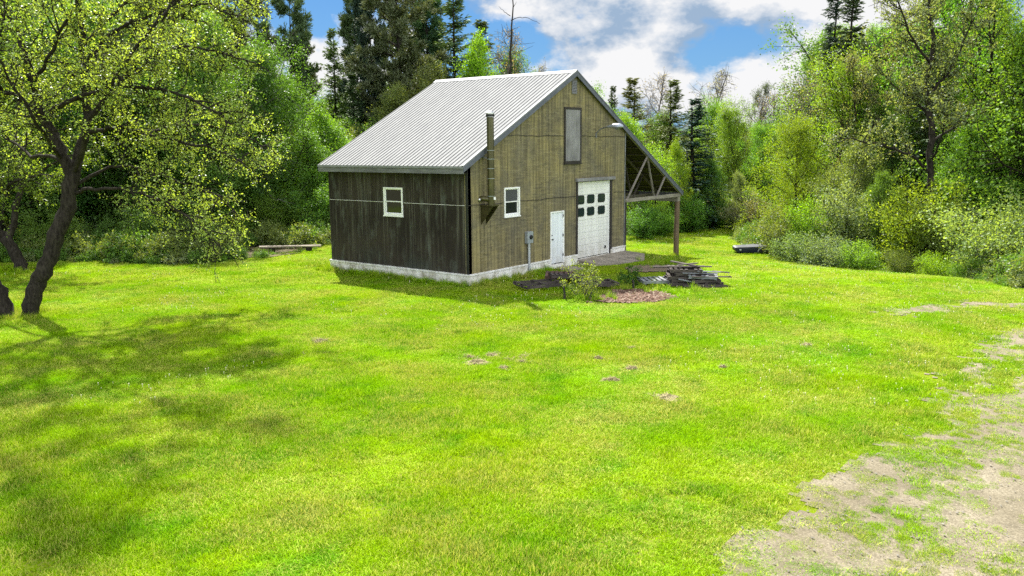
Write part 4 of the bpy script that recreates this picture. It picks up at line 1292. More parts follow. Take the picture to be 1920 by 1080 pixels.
A0 = gpt(52, 594); TA = float((A0-CAM)@_fw)
A_LIMBS = [
    (.33, .29, [(48, 604, 0), (62, 560, 0), (82, 510, 0), (98, 462, 0), (114, 420, 0), (128, 375, 0), (136, 330, 0)], 0, 0),
    (.25, .07, [(136, 335, 0), (112, 275, 0), (84, 225, 0), (62, 160, -.1), (44, 90, -.3), (12, 15, -.5), (-15, -60, -.6)], .35, .9),
    (.23, .08, [(138, 335, 0), (150, 285, .2), (160, 235, .4), (160, 165, .5), (156, 85, .6), (148, -15, .8), (150, -90, .9)], .3, .9),
    (.11, .03, [(84, 222, 0), (112, 198, -.3), (160, 180, -.6), (222, 160, -1), (300, 168, -1.4), (375, 195, -1.8), (440, 235, -2.0)], .2, 1.25),
    (.07, .02, [(222, 160, -1), (262, 125, -1.1), (300, 98, -1.2), (370, 88, -1.3), (440, 105, -1.3), (505, 135, -1.2)], .15, 1.25),
    (.10, .025, [(160, 255, .3), (205, 238, 0), (265, 248, -.4), (345, 268, -.7), (425, 285, -.9), (470, 320, -1)], .2, 1.3),
    (.08, .02, [(142, 362, 0), (182, 352, -.4), (245, 358, -.8), (312, 380, -1.1), (372, 420, -1.3), (412, 460, -1.4)], .35, .95),
    (.08, .02, [(146, 345, .2), (205, 315, .7), (275, 318, 1.2), (345, 345, 1.5), (405, 368, 1.8), (440, 395, 1.9)], .35, 1.0),
    (.10, .03, [(82, 222, 0), (42, 190, -.4), (0, 165, -.8), (-60, 120, -1.2), (-130, 90, -1.4)], .2, 1.0),
    (.11, .03, [(160, 235, .6), (220, 155, 1.8), (290, 70, 2.8), (350, -10, 3.5), (400, -60, 4)], .2, 1.0),
    (.11, .03, [(140, 320, -.2), (172, 225, -1.4), (228, 125, -2.4), (300, 40, -3.1), (350, -20, -3.6)], .3, .85),
    (.09, .025, [(158, 120, .5), (210, 62, .4), (290, 25, .2), (370, 8, 0), (450, 30, -.2)], .15, 1.2),
    (.10, .025, [(290, 70, 2.8), (350, 20, 2.4), (430, -20, 2.0), (540, -60, 1.6)], .15, 1.3),
    (.09, .025, [(156, 85, .6), (250, -10, .8), (350, -60, 1.2), (450, -90, 2.0)], .2, 1.3),
    (.07, .02, [(265, 248, -.4), (330, 235, 1.0), (400, 238, 2.0), (470, 262, 2.6), (520, 290, 2.8)], .15, 1.2),
    (.10, .025, [(150, -80, .8), (170, -170, -.6), (230, -260, -2.2), (320, -330, -3.6)], .05, 1.7),
    (.10, .025, [(10, 0, -.5), (40, -120, -2), (120, -220, -4), (180, -330, -5.5), (230, -220, -7.8)], .1, 1.7),
    (.08, .025, [(300, 40, -3.1), (370, -70, -3.4), (440, -150, -3.4)], .1, 2.0),
    (.09, .025, [(60, 160, -.1), (100, 90, -.8), (140, 10, -1.6), (190, -60, -2.2)], .2, .9),
    (.09, .03, [(120, 300, 0), (60, 290, 1.5), (0, 250, 2.8), (-70, 210, 3.6)], .3, .9),
    (.09, .03, [(118, 300, 0), (80, 250, -1.6), (30, 170, -2.8), (-10, 90, -3.6)], .35, .8),
]
plant_from(limb_tree(21, A_LIMBS, TA, leafk=12), 'apple_tree', A0, 'old apple tree with dark forked leaning trunk and pale new leaves on the left lawn', (.34, .45, .11), .072)

B0 = gpt(12, 596); TB = float((B0-CAM)@_fw)
B_LIMBS = [
    (.32, .24, [(18, 604, 0), (2, 562, 0), (-22, 510, 0), (-60, 440, 0), (-95, 370, 0)], 0, 0),
    (.2, .05, [(-95, 372, 0), (-110, 290, -.4), (-150, 190, -.8), (-180, 80, -1.2), (-190, -40, -1.5)], .2, .8),
    (.18, .05, [(-95, 372, 0), (-170, 320, .6), (-260, 250, 1.2), (-330, 160, 1.5)], .2, .8),
    (.12, .03, [(-105, 310, 0), (-60, 220, -1), (-20, 120, -2), (10, 20, -2.6)], .3, .8),
    (.12, .03, [(-120, 260, 0), (-170, 180, -2), (-200, 110, -3.8), (-230, 50, -5)], .3, .9),
    (.12, .03, [(-110, 290, 0), (-90, 160, -2.2), (-60, 60, -4.2), (-40, -40, -5.4)], .3, .9),
]
plant_from(limb_tree(22, B_LIMBS, TB, leafk=10), 'apple_tree', B0, 'second apple tree leaning out of the left edge, only its dark foot in view', (.22, .34, .06), .08)
C0 = gpt(42, 508); TC = float((C0-CAM)@_fw)
C_LIMBS = [
    (.34, .28, [(45, 514, 0), (36, 490, 0), (22, 462, 0), (8, 446, 0), (-14, 425, 0)], 0, 0),
    (.2, .05, [(14, 452, 0), (30, 400, .2), (38, 340, .4), (30, 270, .6), (36, 190, .8), (50, 110, 1)], .25, .85),
    (.2, .05, [(-14, 425, 0), (-40, 350, 0), (-60, 260, 0), (-50, 160, .5)], .2, .85),
    (.10, .03, [(36, 360, .3), (80, 320, 0), (130, 290, -.3), (190, 280, -.5)], .2, 1.0),
    (.10, .03, [(36, 300, .5), (70, 220, 1), (120, 160, 1.5), (170, 110, 2)], .2, 1.0),
    (.10, .03, [(-20, 400, 0), (20, 350, -1.2), (60, 330, -2), (110, 330, -2.6)], .3, .9),
]
plant_from(limb_tree(23, C_LIMBS, TC, leafk=11), 'apple_tree', C0, 'farther apple tree with a crooked dark trunk at the left edge behind the leaning one', (.18, .27, .035), .09)

# big grey-leaved tree in the right wood: crooked dark trunk in view
D0 = pt(1746, 420, 41.5); D0[2] = float(gz(D0[0], D0[1]))
D_LIMBS = [
    (.24, .20, [(1744, 520, 0), (1750, 420, 0), (1744, 330, 0), (1748, 250, 0)], 0, 0),
    (.20, .04, [(1748, 252, 0), (1738, 170, .1), (1750, 90, .2), (1742, 10, .2), (1748, -70, .3), (1745, -150, .3)], .1, 1.3),
    (.11, .02, [(1745, 325, 0), (1705, 290, -.4), (1650, 272, -.7), (1600, 262, -.9), (1560, 270, -1)], .2, 1.1),
    (.10, .02, [(1747, 220, 0), (1710, 185, .5), (1665, 150, 1.0), (1630, 90, 1.4)], .15, 1.2),
    (.11, .02, [(1742, 180, .1), (1785, 125, -.3), (1815, 60, -.6), (1850, -20, -.8)], .15, 1.2),
    (.10, .02, [(1747, 265, 0), (1795, 232, .4), (1845, 200, .8), (1890, 185, 1.2)], .2, 1.1),
    (.09, .02, [(1745, 120, .2), (1705, 60, -.6), (1680, -10, -1.2), (1650, -80, -1.6)], .15, 1.3),
    (.09, .02, [(1746, 300, 0), (1765, 262, -1.4), (1775, 210, -2.6)], .3, 1.0),
]
plant_from(limb_tree(26, D_LIMBS, 41.5, leafk=8), 'broadleaf_tree', D0, 'big grey-leaved tree with a dark crooked trunk and bare limbs in the right wood', (.20, .255, .12), .13, lmat='leaf', group=TG)

# dead snag behind the ridge
S0 = pt(955, 275, 56); S0[2] = float(gz(S0[0], S0[1]))
SN = [(.17, .04, [(954, 330, 0), (955, 200, 0), (957, 120, 0), (959, 50, 0), (962, -20, 0)], 0, 0),
      (.035, .01, [(957, 30, 0), (946, 22, 0), (935, 12, 0)], 0, 0), (.04, .01, [(958, 38, 0), (975, 32, -.2), (995, 36, -.3), (1013, 45, -.4)], 0, 0),
      (.03, .008, [(957, 58, 0), (966, 53, 0), (976, 50, 0)], 0, 0), (.03, .008, [(956, 82, 0), (975, 83, .2), (1003, 80, .3)], 0, 0),
      (.03, .008, [(956, 102, 0), (975, 96, 0), (1000, 86, 0)], 0, 0), (.03, .008, [(961, 15, 0), (966, 8, 0), (968, 3, 0)], 0, 0), (.03, .01, [(956, 70, 0), (945, 60, 0), (940, 45, 0)], 0, 0)]
plant_from(limb_tree(24, SN, 56), 'dead_tree', S0, 'bare dead snag with a few crooked branches standing over the barn ridge', (.1, .1, .1), .1, bark='bark')

# young shrub by the mulch bed
Y0 = gpt(1097, 561)
p = bush(31, 1.42, 1.0, 8, 8, 3, 6, jit=.04, tubes=2)
o = plant_from(p, 'shrub', (0, 0, 0), 'young pale yellow-green shrub between the broken pallets and the mulch bed', (.19, .25, .06), .07, 'shrub', bark='gbark', lmat='leaf')
o.location = tuple(Y0)
p = bush(32, .85, .5, 6, 7, 3, 8, jit=.04)
o = plant_from(p, 'shrub', (0, 0, 0), 'dark green leafy sprout clump behind the mulch bed', (.06, .14, .02), .075, 'shrub', bark='bark', lmat='leaf')
o.location = tuple(gpt(1180, 536))
for (x, y, h, lab) in ((1058, 562, .42, 'dark short stake left of the young shrub'), (1108, 560, .38, 'dark short stake under the young shrub'), (1187, 541, .30, 'dark stub standing behind the red mulch bed')):
    q = gpt(x, y); b = MB(); b.tube([(q[0], q[1], q[2]-.15), (q[0]+.02, q[1], q[2]+h*.5), (q[0]-.01, q[1]+.02, q[2]+h)], [.045, .038, .03], 9)
    tag(b.build('wooden_stake', M['darkwood'], None, tuple(q), True), lab, 'stake', 'stakes by the mulch bed')

# ------------------------------------------------------------------ pallets, boards, tub, clods
RZ0 = -YAW+R(0)+math.pi/2-math.pi/2


def make_pallet(loc, rz, mat, label, tilt=(0, 0), miss=(), flip=False, sx=1.2, sy=1.0, nb=7):
    o = empty('pallet', loc, rz, label, 'pallet', 'broken pallets in front of the barn')
    o.rotation_euler = (tilt[0]+(math.pi if flip else 0), tilt[1], rz)
    if flip: o.location.z += .135
    rr = random.Random(int(abs(loc[0])*1000+loc[2]*77))
    for yy in (-sy/2+.03, 0, sy/2-.03):
        b = MB(); b.box(-sx/2+rr.uniform(-.02, .02), sx/2+rr.uniform(-.03, .02), yy-.022, yy+.022, .017, .105); b.build('stringer', mat, o)
    b = MB()
    for i in range(nb):
        if i in miss: continue
        x = -sx/2+.05+(sx-.1)*i/(nb-1)+rr.uniform(-.01, .01); a = rr.uniform(-.03, .03)
        Mx = Matrix.Translation((x, 0, 0)) @ Matrix.Rotation(a, 4, 'Z')
        b.box(-.05, .05, -sy/2+rr.uniform(-.03, .02), sy/2+rr.uniform(-.12 if rr.random() < .3 else -.02, .02), .106, .124, Mx)
    b.build('deck_boards', mat, o)
    b = MB()
    for x in (-sx/2+.06, 0, sx/2-.06): b.box(x-.05, x+.05, -sy/2, sy/2, 0, .016)
    b.build('bottom_boards', mat, o)
    return o


def at(px, py, dz=0.0):
    q = gpt(px, py); return (float(q[0]), float(q[1]), float(q[2])+dz)


ra = -YAW
make_pallet(at(1232, 533, .09), ra+.10, M['palletgrey'], 'silver grey pallet lying flat at the left of the dark stack', sx=1.25)
S1 = at(1284, 534)
off = [(0, 0, .0), (.05, .03, .06), (-.04, .02, -.1), (.06, -.02, .14), (-.02, .02, -.05)]
labs = ['bottom pallet of the taller dark stack', 'second pallet from the ground in the taller dark stack', 'middle pallet of the taller dark stack', 'second pallet from the top in the taller dark stack', 'top pallet of the taller dark stack under the loose boards']
for k in range(5):
    dx, dy, a = off[k]; k_h = k
    make_pallet((S1[0]+dx, S1[1]+dy, S1[2]+.03+k*.118), ra+a, M['pallet'], labs[k], (R(random.uniform(-1, 1)), R(random.uniform(-1, 1))), miss=(k,), sx=1.25-.04*k)
S2 = at(1322, 535)
for k, lab in enumerate(('bottom pallet of the low dark stack on the right', 'middle pallet of the low dark stack on the right', 'grey topped upper pallet of the low dark stack on the right')):
    make_pallet((S2[0]-.03*k, S2[1]+.04*k, S2[2]+.01+k*.133), ra+.2-.2*k, M['pallet'] if k < 2 else M['palletgrey'], lab, (R(random.uniform(-2, 2)), R(2 if k == 2 else 0)), miss=(2, 5) if k == 2 else (1,), sx=1.0, sy=.95)
make_pallet(at(1012, 541, .10), ra+.42, M['pallet'], 'dark pallet lying upside down left of the young shrub', flip=True, miss=(1, 2, 4, 5), sx=1.5, sy=1.2)
make_pallet(at(1052, 526, .14), ra-.12, M['palletbrown'], 'brown pallet lying behind the upside down dark one', (R(3), 0), sx=1.15)
make_pallet(at(1060, 533, .25), ra+.1, M['pallet'], 'dark pallet half resting on the brown pallet', (R(-2), R(3)), miss=(3,), sx=1.1, sy=.7)
make_pallet(at(1122, 540, .10), ra+.25, M['pallet'], 'dark pallet behind the right side of the young shrub', flip=True, miss=(2, 3), sx=1.2)


def board(a, b_, w_, h_, mat, label, name='wooden_board', group='loose boards in front of the barn'):
    a = Vector(a); b_ = Vector(b_); c = (a+b_)/2
    m = MB(); n = 6; d = b_-a
    for i in range(1): m.beam(a, b_, w_, h_)
    return tag(m.build(name, mat, None, tuple(c), bevel=.004), label, 'board', group)


rv = Vector(_r); dv = Vector((_fw[0], _fw[1], 0)).normalized()
S1v = Vector(S1); top = S1[2]+.62
board(S1v+rv*-1.15+Vector((0, 0, top-S1[2]+.03)), S1v+rv*.70+Vector((0, 0, top-S1[2]+.035)), .14, .05, M['pallet'], 'long dark plank across the top of the taller stack')
board(S1v+rv*-.45+dv*.35+Vector((0, 0, .80)), S1v+rv*.35+dv*-.2+Vector((0, 0, .70)), .16, .04, M['pallet'], 'tilted dark board end sticking up on the taller stack')
board(S1v+rv*-.30+dv*-.15+Vector((0, 0, .74)), S1v+rv*.45+dv*.1+Vector((0, 0, .76)), .12, .03, M['pallet'], 'short dark board lying beside the tilted board on the taller stack')
board(S1v+rv*-.2+dv*-.52+Vector((0, 0, .50)), S1v+rv*1.05+dv*-.40+Vector((0, 0, .46)), .09, .03, M['palletgrey'], 'pale grey board sticking out of the stack front, upper one')
board(S1v+rv*-.35+dv*-.60+Vector((0, 0, .30)), S1v+rv*.30+dv*-.62+Vector((0, 0, .17)), .10, .03, M['palletgrey'], 'short grey board slanting down the stack front')
board(S1v+rv*-.2+dv*-.66+Vector((0, 0, .06)), S1v+rv*.62+dv*-.62+Vector((0, 0, .055)), .10, .09, M['pallet'], 'dark beam lying on the grass before the stack')
board(S1v+rv*-.6+dv*-.3+Vector((0, 0, .70)), S1v+rv*.9+dv*-.1+Vector((0, 0, .66)), .13, .035, M['pallet'], 'dark board lying lengthwise on top of the taller stack in front of the long plank')
board(S1v+rv*.1+dv*-.7+Vector((0, 0, .40)), S1v+rv*1.5+dv*-.55+Vector((0, 0, .36)), .11, .035, M['pallet'], 'dark board bridging from the taller stack to the low stack')
board(S1v+rv*.3+dv*-.5+Vector((0, 0, .56)), S1v+rv*1.35+dv*-.2+Vector((0, 0, .47)), .10, .03, M['palletgrey'], 'grey board sloping down to the right from the taller stack')
board(S1v+rv*.5+dv*-.95+Vector((0, 0, .05)), S1v+rv*1.3+dv*-.75+Vector((0, 0, .055)), .12, .10, M['pallet'], 'dark beam on the grass in front of the low right stack')
board(S1v+rv*1.0+dv*.1+Vector((0, 0, .47)), S1v+rv*1.42+dv*-.5+Vector((0, 0, .50)), .10, .03, M['pallet'], 'short dark board across the low right stack')
q2 = Vector(at(1085, 527))
board(q2+rv*-.5+Vector((0, 0, .22)), q2+rv*.6+dv*.1+Vector((0, 0, .20)), .12, .03, M['palletbrown'], 'brown board behind the young shrub')
board(q2+rv*-.75+dv*-.3+Vector((0, 0, .27)), q2+rv*.1+dv*-.1+Vector((0, 0, .24)), .10, .03, M['pallet'], 'dark board on the pile left of the young shrub')
q = Vector(at(1052, 528)); board(q+Vector((0, 0, .30))+rv*.05, q+rv*-.08+dv*-.6+Vector((0, 0, .2)), .05, .03, M['palletbrown'], 'thin brown slat tilted on the pile left of the young shrub')

# long pale board on two low log blocks
c1 = gpt(486, 478); t1 = float((c1-CAM)@_fw)
e1 = Vector(pt(486, 463, t1+.4)); e2 = Vector(pt(602, 460.5, t1+1.0))
board(e1, e2, .24, .07, M['plankpale'], 'long pale sawn board raised at the wood edge left of the barn', 'long_board', None)
for f, lab in ((.2, 'left log block under the long pale board'), (.8, 'right log block under the long pale board')):
    q = e1.lerp(e2, f); g_ = float(gz(q.x, q.y)); b = MB(); b.tube([(q.x, q.y, g_-.1), (q.x, q.y, q.z-.037)], [.15, .14], 14)
    tag(b.build('log_block', M['bark'], None, (q.x, q.y, g_), True), lab, 'log', 'log blocks under the board')

# dark tub
TBP = at(1405, 474, .07); tub = empty('plastic_tub', TBP, ra, 'low navy blue plastic tub with a pale wheel arch lying by the scrub', 'tub')
b = MB(); secs = [(-.86, .30, .20, .27), (-.80, .36, .06, .285), (-.70, .40, .0, .30), (-.2, .44, .0, .315), (.35, .45, .0, .34), (.80, .45, .0, .36), (.85, .43, .03, .34)]
for x, wd, z0, z1 in secs:
    b.v += [(x, -wd+.05, z0), (x, wd-.05, z0), (x, wd, z1-.09), (x, wd-.02, z1-.04), (x, -wd+.02, z1-.04), (x, -wd, z1-.09)]
for i in range(len(secs)-1):
    for k in range(6): b.f.append((i*6+k, i*6+(k+1) % 6, (i+1)*6+(k+1) % 6, (i+1)*6+k))
b.f += [tuple(range(6)), tuple(range((len(secs)-1)*6, len(secs)*6))]
b.build('body', M['tub'], tub)
b = MB()
for i in range(len(secs)-1):
    x0, w0, _, a0 = secs[i]; x1, w1, _, a1 = secs[i+1]
    b.add([(x0, -w0-.02, a0-.045), (x1, -w1-.02, a1-.045), (x1, w1+.02, a1-.045), (x0, w0+.02, a0-.045), (x0, -w0-.02, a0-.02), (x1, -w1-.02, a1-.02), (x1, w1-.1, a1+.03), (x0, w0-.1, a0+.01)],
          [(0, 1, 5, 4), (4, 5, 6, 7), (2, 3, 7, 6)])
b.build('lid', M['tubtop'], tub)
b = MB(); L = [(.62+.30*math.cos(R(a)), .0+.27*math.sin(R(a))) for a in range(8, 180, 14)]
b.tube([(x, -.465, z) for x, z in L], .022, 8); b.build('wheel_arch', M['conduit'], tub, smooth=True)
b = MB(); b.panel([(.62+.28*math.cos(R(a)), .0+.25*math.sin(R(a))) for a in range(0, 181, 12)], [], lambda u, v, d: (u, d, v), -.462, -.40); b.build('wheel_well', M['rubber'], tub)
b = MB(); b.lathe((-.60, -.40, .14), [(.05, 0), (.05, -.05), (.02, -.06)], 12, 'y'); b.build('cap', M['conduit'], tub)

# clods of dry grass
CLODS = [(600, 641, 34, 'dry grass clod nearest the tree shadow, left of the others'), (590, 664, 58, 'wide flat dry grass patch below the leftmost clod'),
         (700, 607, 50, 'flat dry grass patch before the dark barn wall'), (822, 613, 46, 'flat dry grass patch below the near barn corner'),
         (880, 672, 24, 'upper left clod of the mid lawn row'), (895, 681, 46, 'long straw coloured clod at the front left of the mid lawn row'), (921, 668, 32, 'clod at the back of the mid lawn row'),
         (946, 692, 24, 'front right clod of the mid lawn row'), (955, 677, 18, 'small clod inside the mid lawn row'), (981, 671, 24, 'round dark sided clod at the right end of the mid lawn row'), (978, 681, 22, 'low clod just in front of the round dark sided one'),
         (1144, 714, 34, 'pale clod alone in the mid lawn below the shrub'), (1122, 673, 18, 'small upright clod right of the mid lawn row'), (1183, 655, 22, 'small dark clod below the mulch bed'),
         (1185, 692, 24, 'low dark clod right of the pale lone one'), (1248, 748, 52, 'long thin dry grass ridge nearest the camera'), (1355, 690, 15, 'small dark clod farthest right in the lawn'), (1462, 595, 70, 'wide thin straw patch right of the pallet stack'), (1512, 648, 18, 'small straw clod below the wide straw patch')]
for px, py, wp, lab in CLODS:
    q = gpt(px, py); t = float((q-CAM)@_fw); w_ = wp*t/FPX; rr = np.random.default_rng(px)
    flat = .025 if wp > 45 and py < 670 or wp > 60 else .065
    V = []; F = []
    nu, nv = 22, 9
    for i in range(nv+1):
        th = math.pi/2*i/nv
        for k in range(nu):
            a = 2*math.pi*k/nu; rad = math.cos(th)*(1+.35*(float(vnoise(px+2*math.cos(a)+5, 2*math.sin(a)+9))-.5)*2)
            n_ = float(fbm(px*.7+3*rad*math.cos(a)*4, 3*rad*math.sin(a)*4, 3))
            V.append((rad*math.cos(a)*w_/2, rad*math.sin(a)*w_/2*rr.uniform(.93, 1.07)*(.8 if wp < 40 else 1.0), -.02+math.sin(th)**.7*(flat*(.35+1.3*n_))+rr.uniform(0, .015)))
    for i in range(nv):
        for k in range(nu): F.append((i*nu+k, i*nu+(k+1) % nu, (i+1)*nu+(k+1) % nu, (i+1)*nu+k))
    for _ in range(int(90+w_*260)):
        k = rr.integers(0, len(V)); p0 = np.array(V[k]); a = rr.random()*6.28; ln = rr.uniform(.04, .16); up_ = rr.uniform(-.02, .04)
        q1 = p0+np.array([math.cos(a)*ln, math.sin(a)*ln, up_]); o_ = len(V)
        V += [tuple(p0+[math.sin(a)*.006, -math.cos(a)*.006, 0]), tuple(p0-[math.sin(a)*.006, -math.cos(a)*.006, 0]), tuple(q1)]; F.append((o_, o_+1, o_+2))
    b = MB(); b.v = V; b.f = F
    ob = b.build('grass_clod', M['thatch']); ob.location = tuple(q); ob.rotation_euler = (0, 0, ra+rr.uniform(-.3, .3))
    # straw blades sticking out
    tag(ob, lab, 'clod', 'clods of dry mown grass on the lawn')

# ------------------------------------------------------------------ scattered stuff
def kit(name, meshes):
    c = bpy.data.collections.new(name)
    for i, (me, colr) in enumerate(meshes):
        o = bpy.data.objects.new('%s_%02d' % (name, i), me); c.objects.link(o); colour(o, colr)
    return c


def scatter(name, coll, P, rot, scl, idx):
    me = bpy.data.meshes.new(name); me.vertices.add(len(P)); me.vertices.foreach_set('co', np.asarray(P, np.float32).ravel())
    for nm, a in (('rot', rot), ('scl', scl)):
        at_ = me.attributes.new(nm, 'FLOAT_VECTOR', 'POINT'); at_.data.foreach_set('vector', np.asarray(a, np.float32).ravel())
    at_ = me.attributes.new('idx', 'INT', 'POINT'); at_.data.foreach_set('value', np.asarray(idx, np.int32))
    o = bpy.data.objects.new(name, me); COL.objects.link(o); o['kind'] = 'stuff'
    ng = bpy.data.node_groups.new(name, 'GeometryNodeTree')
    ng.interface.new_socket('Geometry', in_out='INPUT', socket_type='NodeSocketGeometry'); ng.interface.new_socket('Geometry', in_out='OUTPUT', socket_type='NodeSocketGeometry')
    N = ng.nodes.new; L = ng.links.new
    gi = N('NodeGroupInput'); go = N('NodeGroupOutput'); ip = N('GeometryNodeInstanceOnPoints'); ci = N('GeometryNodeCollectionInfo')
    ci.inputs['Collection'].default_value = coll; ci.inputs['Separate Children'].default_value = True; ci.inputs['Reset Children'].default_value = True
    def na(nm, ty):
        n = N('GeometryNodeInputNamedAttribute'); n.data_type = ty; n.inputs['Name'].default_value = nm; return n.outputs[0]
    er = N('FunctionNodeEulerToRotation'); L(na('rot', 'FLOAT_VECTOR'), er.inputs[0])
    L(gi.outputs[0], ip.inputs['Points']); L(ci.outputs[0], ip.inputs['Instance']); ip.inputs['Pick Instance'].default_value = True
    L(na('idx', 'INT'), ip.inputs['Instance Index']); L(er.outputs[0], ip.inputs['Rotation']); L(na('scl', 'FLOAT_VECTOR'), ip.inputs['Scale'])
    L(ip.outputs[0], go.inputs[0])
    m = o.modifiers.new('scatter', 'NODES'); m.node_group = ng
    return o


def join_mesh(tm, cm, name, lm=None):
    Vs = []; Fs = []; mi = []; va = []; o = 0
    for k, me in enumerate((tm, cm)):
        n = len(me.vertices); v = np.empty(n*3, np.float32); me.vertices.foreach_get('co', v)
        f = np.empty(len(me.loops), np.int32); me.loops.foreach_get('vertex_index', f)
        Vs.append(v.reshape(-1, 3)); Fs.append(f.reshape(-1, 4)+o); mi.append(np.full(len(f)//4, k)); o += n
        if k: a = np.empty(n, np.float32); me.attributes['var'].data.foreach_get('value', a); va.append(a)
        else: va.append(np.full(n, .5, np.float32))
    return big_mesh(name, np.concatenate(Vs), np.concatenate(Fs), var=np.concatenate(va), mats=[tm.materials[0], lm or cm.materials[0]], mat_idx=np.concatenate(mi))


def project(x, y, z):
    v = np.stack([x, y, z], 1)-CAM; d = v@_fw
    return 960+FPX*(v@_r2)/d, 540-FPX*(v@_u2)/d, d


rng = np.random.default_rng(5)


def wedge(n, t0, t1, side=1.0, power=1.0):
    """ground points inside a wedge a little wider than the view"""
    t = (rng.random(n)*(t1**(1+power)-t0**(1+power))+t0**(1+power))**(1/(1+power))
    u = rng.uniform(-1, 1, n)*(.64*t*side+1.5)
    f2 = np.array([math.sin(YAW), math.cos(YAW)])
    P = CAM[:2]+t[:, None]*f2+u[:, None]*_r[:2]
    return P, t


def in_barn(P, m=0.0):
    return (P[:, 0] > -.08-m) & (P[:, 0] < 10.9+m) & (P[:, 1] > -.09-m) & (P[:, 1] < 7.5+m)


# far wood
def cleaf(c, tr=.42): return leaf_mat('leaves_%d' % len(bpy.data.materials), tr, const=c)


src = [(join_mesh(KIND[k][0], KIND[k][1], 'wood_'+k, cleaf(c, .12 if k in ('spruce', 'pine2') else .42)), c) for k, c in
       (('round', MG), ('tall', FG), ('airy', OL), ('spruce', DK), ('pine2', PG), ('round2', OL), ('round', FG), ('tall', MG))]
Hs = np.array([9.5, 13, 15, 14, 16, 10, 9.5, 13])
P, t = wedge(6000, 38, 125, 1.15)
sdv = lawn_sd(P)
ok = (sdv > 7) & (sdv < 75)
P = P[ok]; t = t[ok]
# thin to a minimum spacing
keep = []; grid = {}
for i, (x, y) in enumerate(P):
    c = (int(x//3), int(y//3))
    if any(math.hypot(x-P[j][0], y-P[j][1]) < 3.1 for a in (-1, 0, 1) for b_ in (-1, 0, 1) for j in grid.get((c[0]+a, c[1]+b_), ())): continue
    grid.setdefault(c, []).append(i); keep.append(i)
P = P[keep]; t = t[keep]; n = len(P)
zz = gz(P[:, 0], P[:, 1])
px_, _, dd = project(P[:, 0], P[:, 1], zz)
lim = np.where(px_ < 1100, 150, np.where(px_ < 1530, 232, 60)); lim = np.where((px_ > 540) & (px_ < 700), 175, lim); lim = np.where(px_ < 420, -20, lim)
hm = 4.47-zz+(275-lim)/FPX*dd
idx = rng.integers(0, len(src), n)
h = hm*rng.uniform(.72, 1.0, n); s = h/Hs[idx]
scl = np.stack([s*rng.uniform(.95, 1.3, n), s*rng.uniform(.95, 1.3, n), s], 1)
rot = np.stack([np.zeros(n), np.zeros(n), rng.random(n)*6.28], 1)
o = scatter('far_woods', kit('wood_kit', src), np.column_stack([P, zz]), rot, scl, idx); o['label'] = 'mixed wood closing the view behind the nearer trees'
print('far wood', n)

# undergrowth along the wood edge
ub = []
for sd_, H_, lf in ((41, .55, .085), (42, .8, .09), (43, .4, .07)):
    p = bush(sd_, H_, H_*.75, 8, 6, 3, 7, leaf=lf, jit=.06, tubes=1)
    ub.append((p.trunk_mesh('weed_stem', M['gbark']), p.crown_mesh('weed_leaf', M['leaf'], lf, .5, .3)))
usrc = [(join_mesh(*ub[i], 'weed', cleaf(c)), c) for i, c in ((0, MG), (1, OL), (2, FG), (1, MG), (0, GY), (2, OL))]
P, t = wedge(26000, 28, 66, 1.05); sdv = lawn_sd(P)
ok = (sdv > -.15) & (sdv < 6.5) & (rng.random(len(P)) < np.where(sdv < 1.2, .8, .3)) & ~in_barn(P, .5)
ea, eb = np.array(e1[:2]), np.array(e2[:2]); ev = eb-ea
dbd = np.hypot(*(P-ea-np.clip(((P-ea)@ev)/(ev@ev), 0, 1)[:, None]*ev).T)
ok &= (dbd > 1.5) | (rng.random(len(P)) < .25)
P = P[ok]; n = len(P); zz = gz(P[:, 0], P[:, 1]); s = np.where(dbd[ok] < 1.5, .4, 1)*rng.uniform(.6, 1.5, n)*np.where(lawn_sd(P) < .4, .7, 1.1)
o = scatter('undergrowth', kit('weed_kit', usrc), np.column_stack([P, zz]), np.stack([np.zeros(n), np.zeros(n), rng.random(n)*6.28], 1), np.stack([s, s, s], 1), rng.integers(0, len(usrc), n))
o['label'] = 'weeds and brambles along the wood edge'
print('undergrowth', n)


# grass
def tuft(seed, nblade, rad, hmin, hmax, wid, lean=.5):
    r = np.random.default_rng(seed); n = nblade
    a = r.random(n)*6.28; q = rad*np.sqrt(r.random(n)); x = q*np.cos(a); y = q*np.sin(a)
    h = r.uniform(hmin, hmax, n); az = r.random(n)*6.28; ln = r.uniform(.1, lean, n)*h*1.6
    dx, dy = np.cos(az)*ln, np.sin(az)*ln; wx, wy = -np.sin(az+r.normal(0, .6, n))*wid*r.uniform(.6, 1.3, n), np.cos(az+r.normal(0, .6, n))*wid*r.uniform(.6, 1.3, n)
    z0 = np.full(n, -.01)
    v = np.stack([np.stack([x-wx/2, y-wy/2, z0], 1), np.stack([x+wx/2, y+wy/2, z0], 1),
                  np.stack([x+dx*.4+wx*.4, y+dy*.4+wy*.4, h*.62], 1), np.stack([x+dx*.4-wx*.4, y+dy*.4-wy*.4, h*.62], 1),
                  np.stack([x+dx, y+dy, h], 1)], 1).reshape(-1, 3)
    b = np.arange(n)*5
    F4 = np.stack([b, b+1, b+2, b+3], 1); F3 = np.stack([b+3, b+2, b+4], 1)
    return big_mesh('tuft', v, F4, F3, var=np.repeat(r.random(n), 5), mats=[M['grass']])


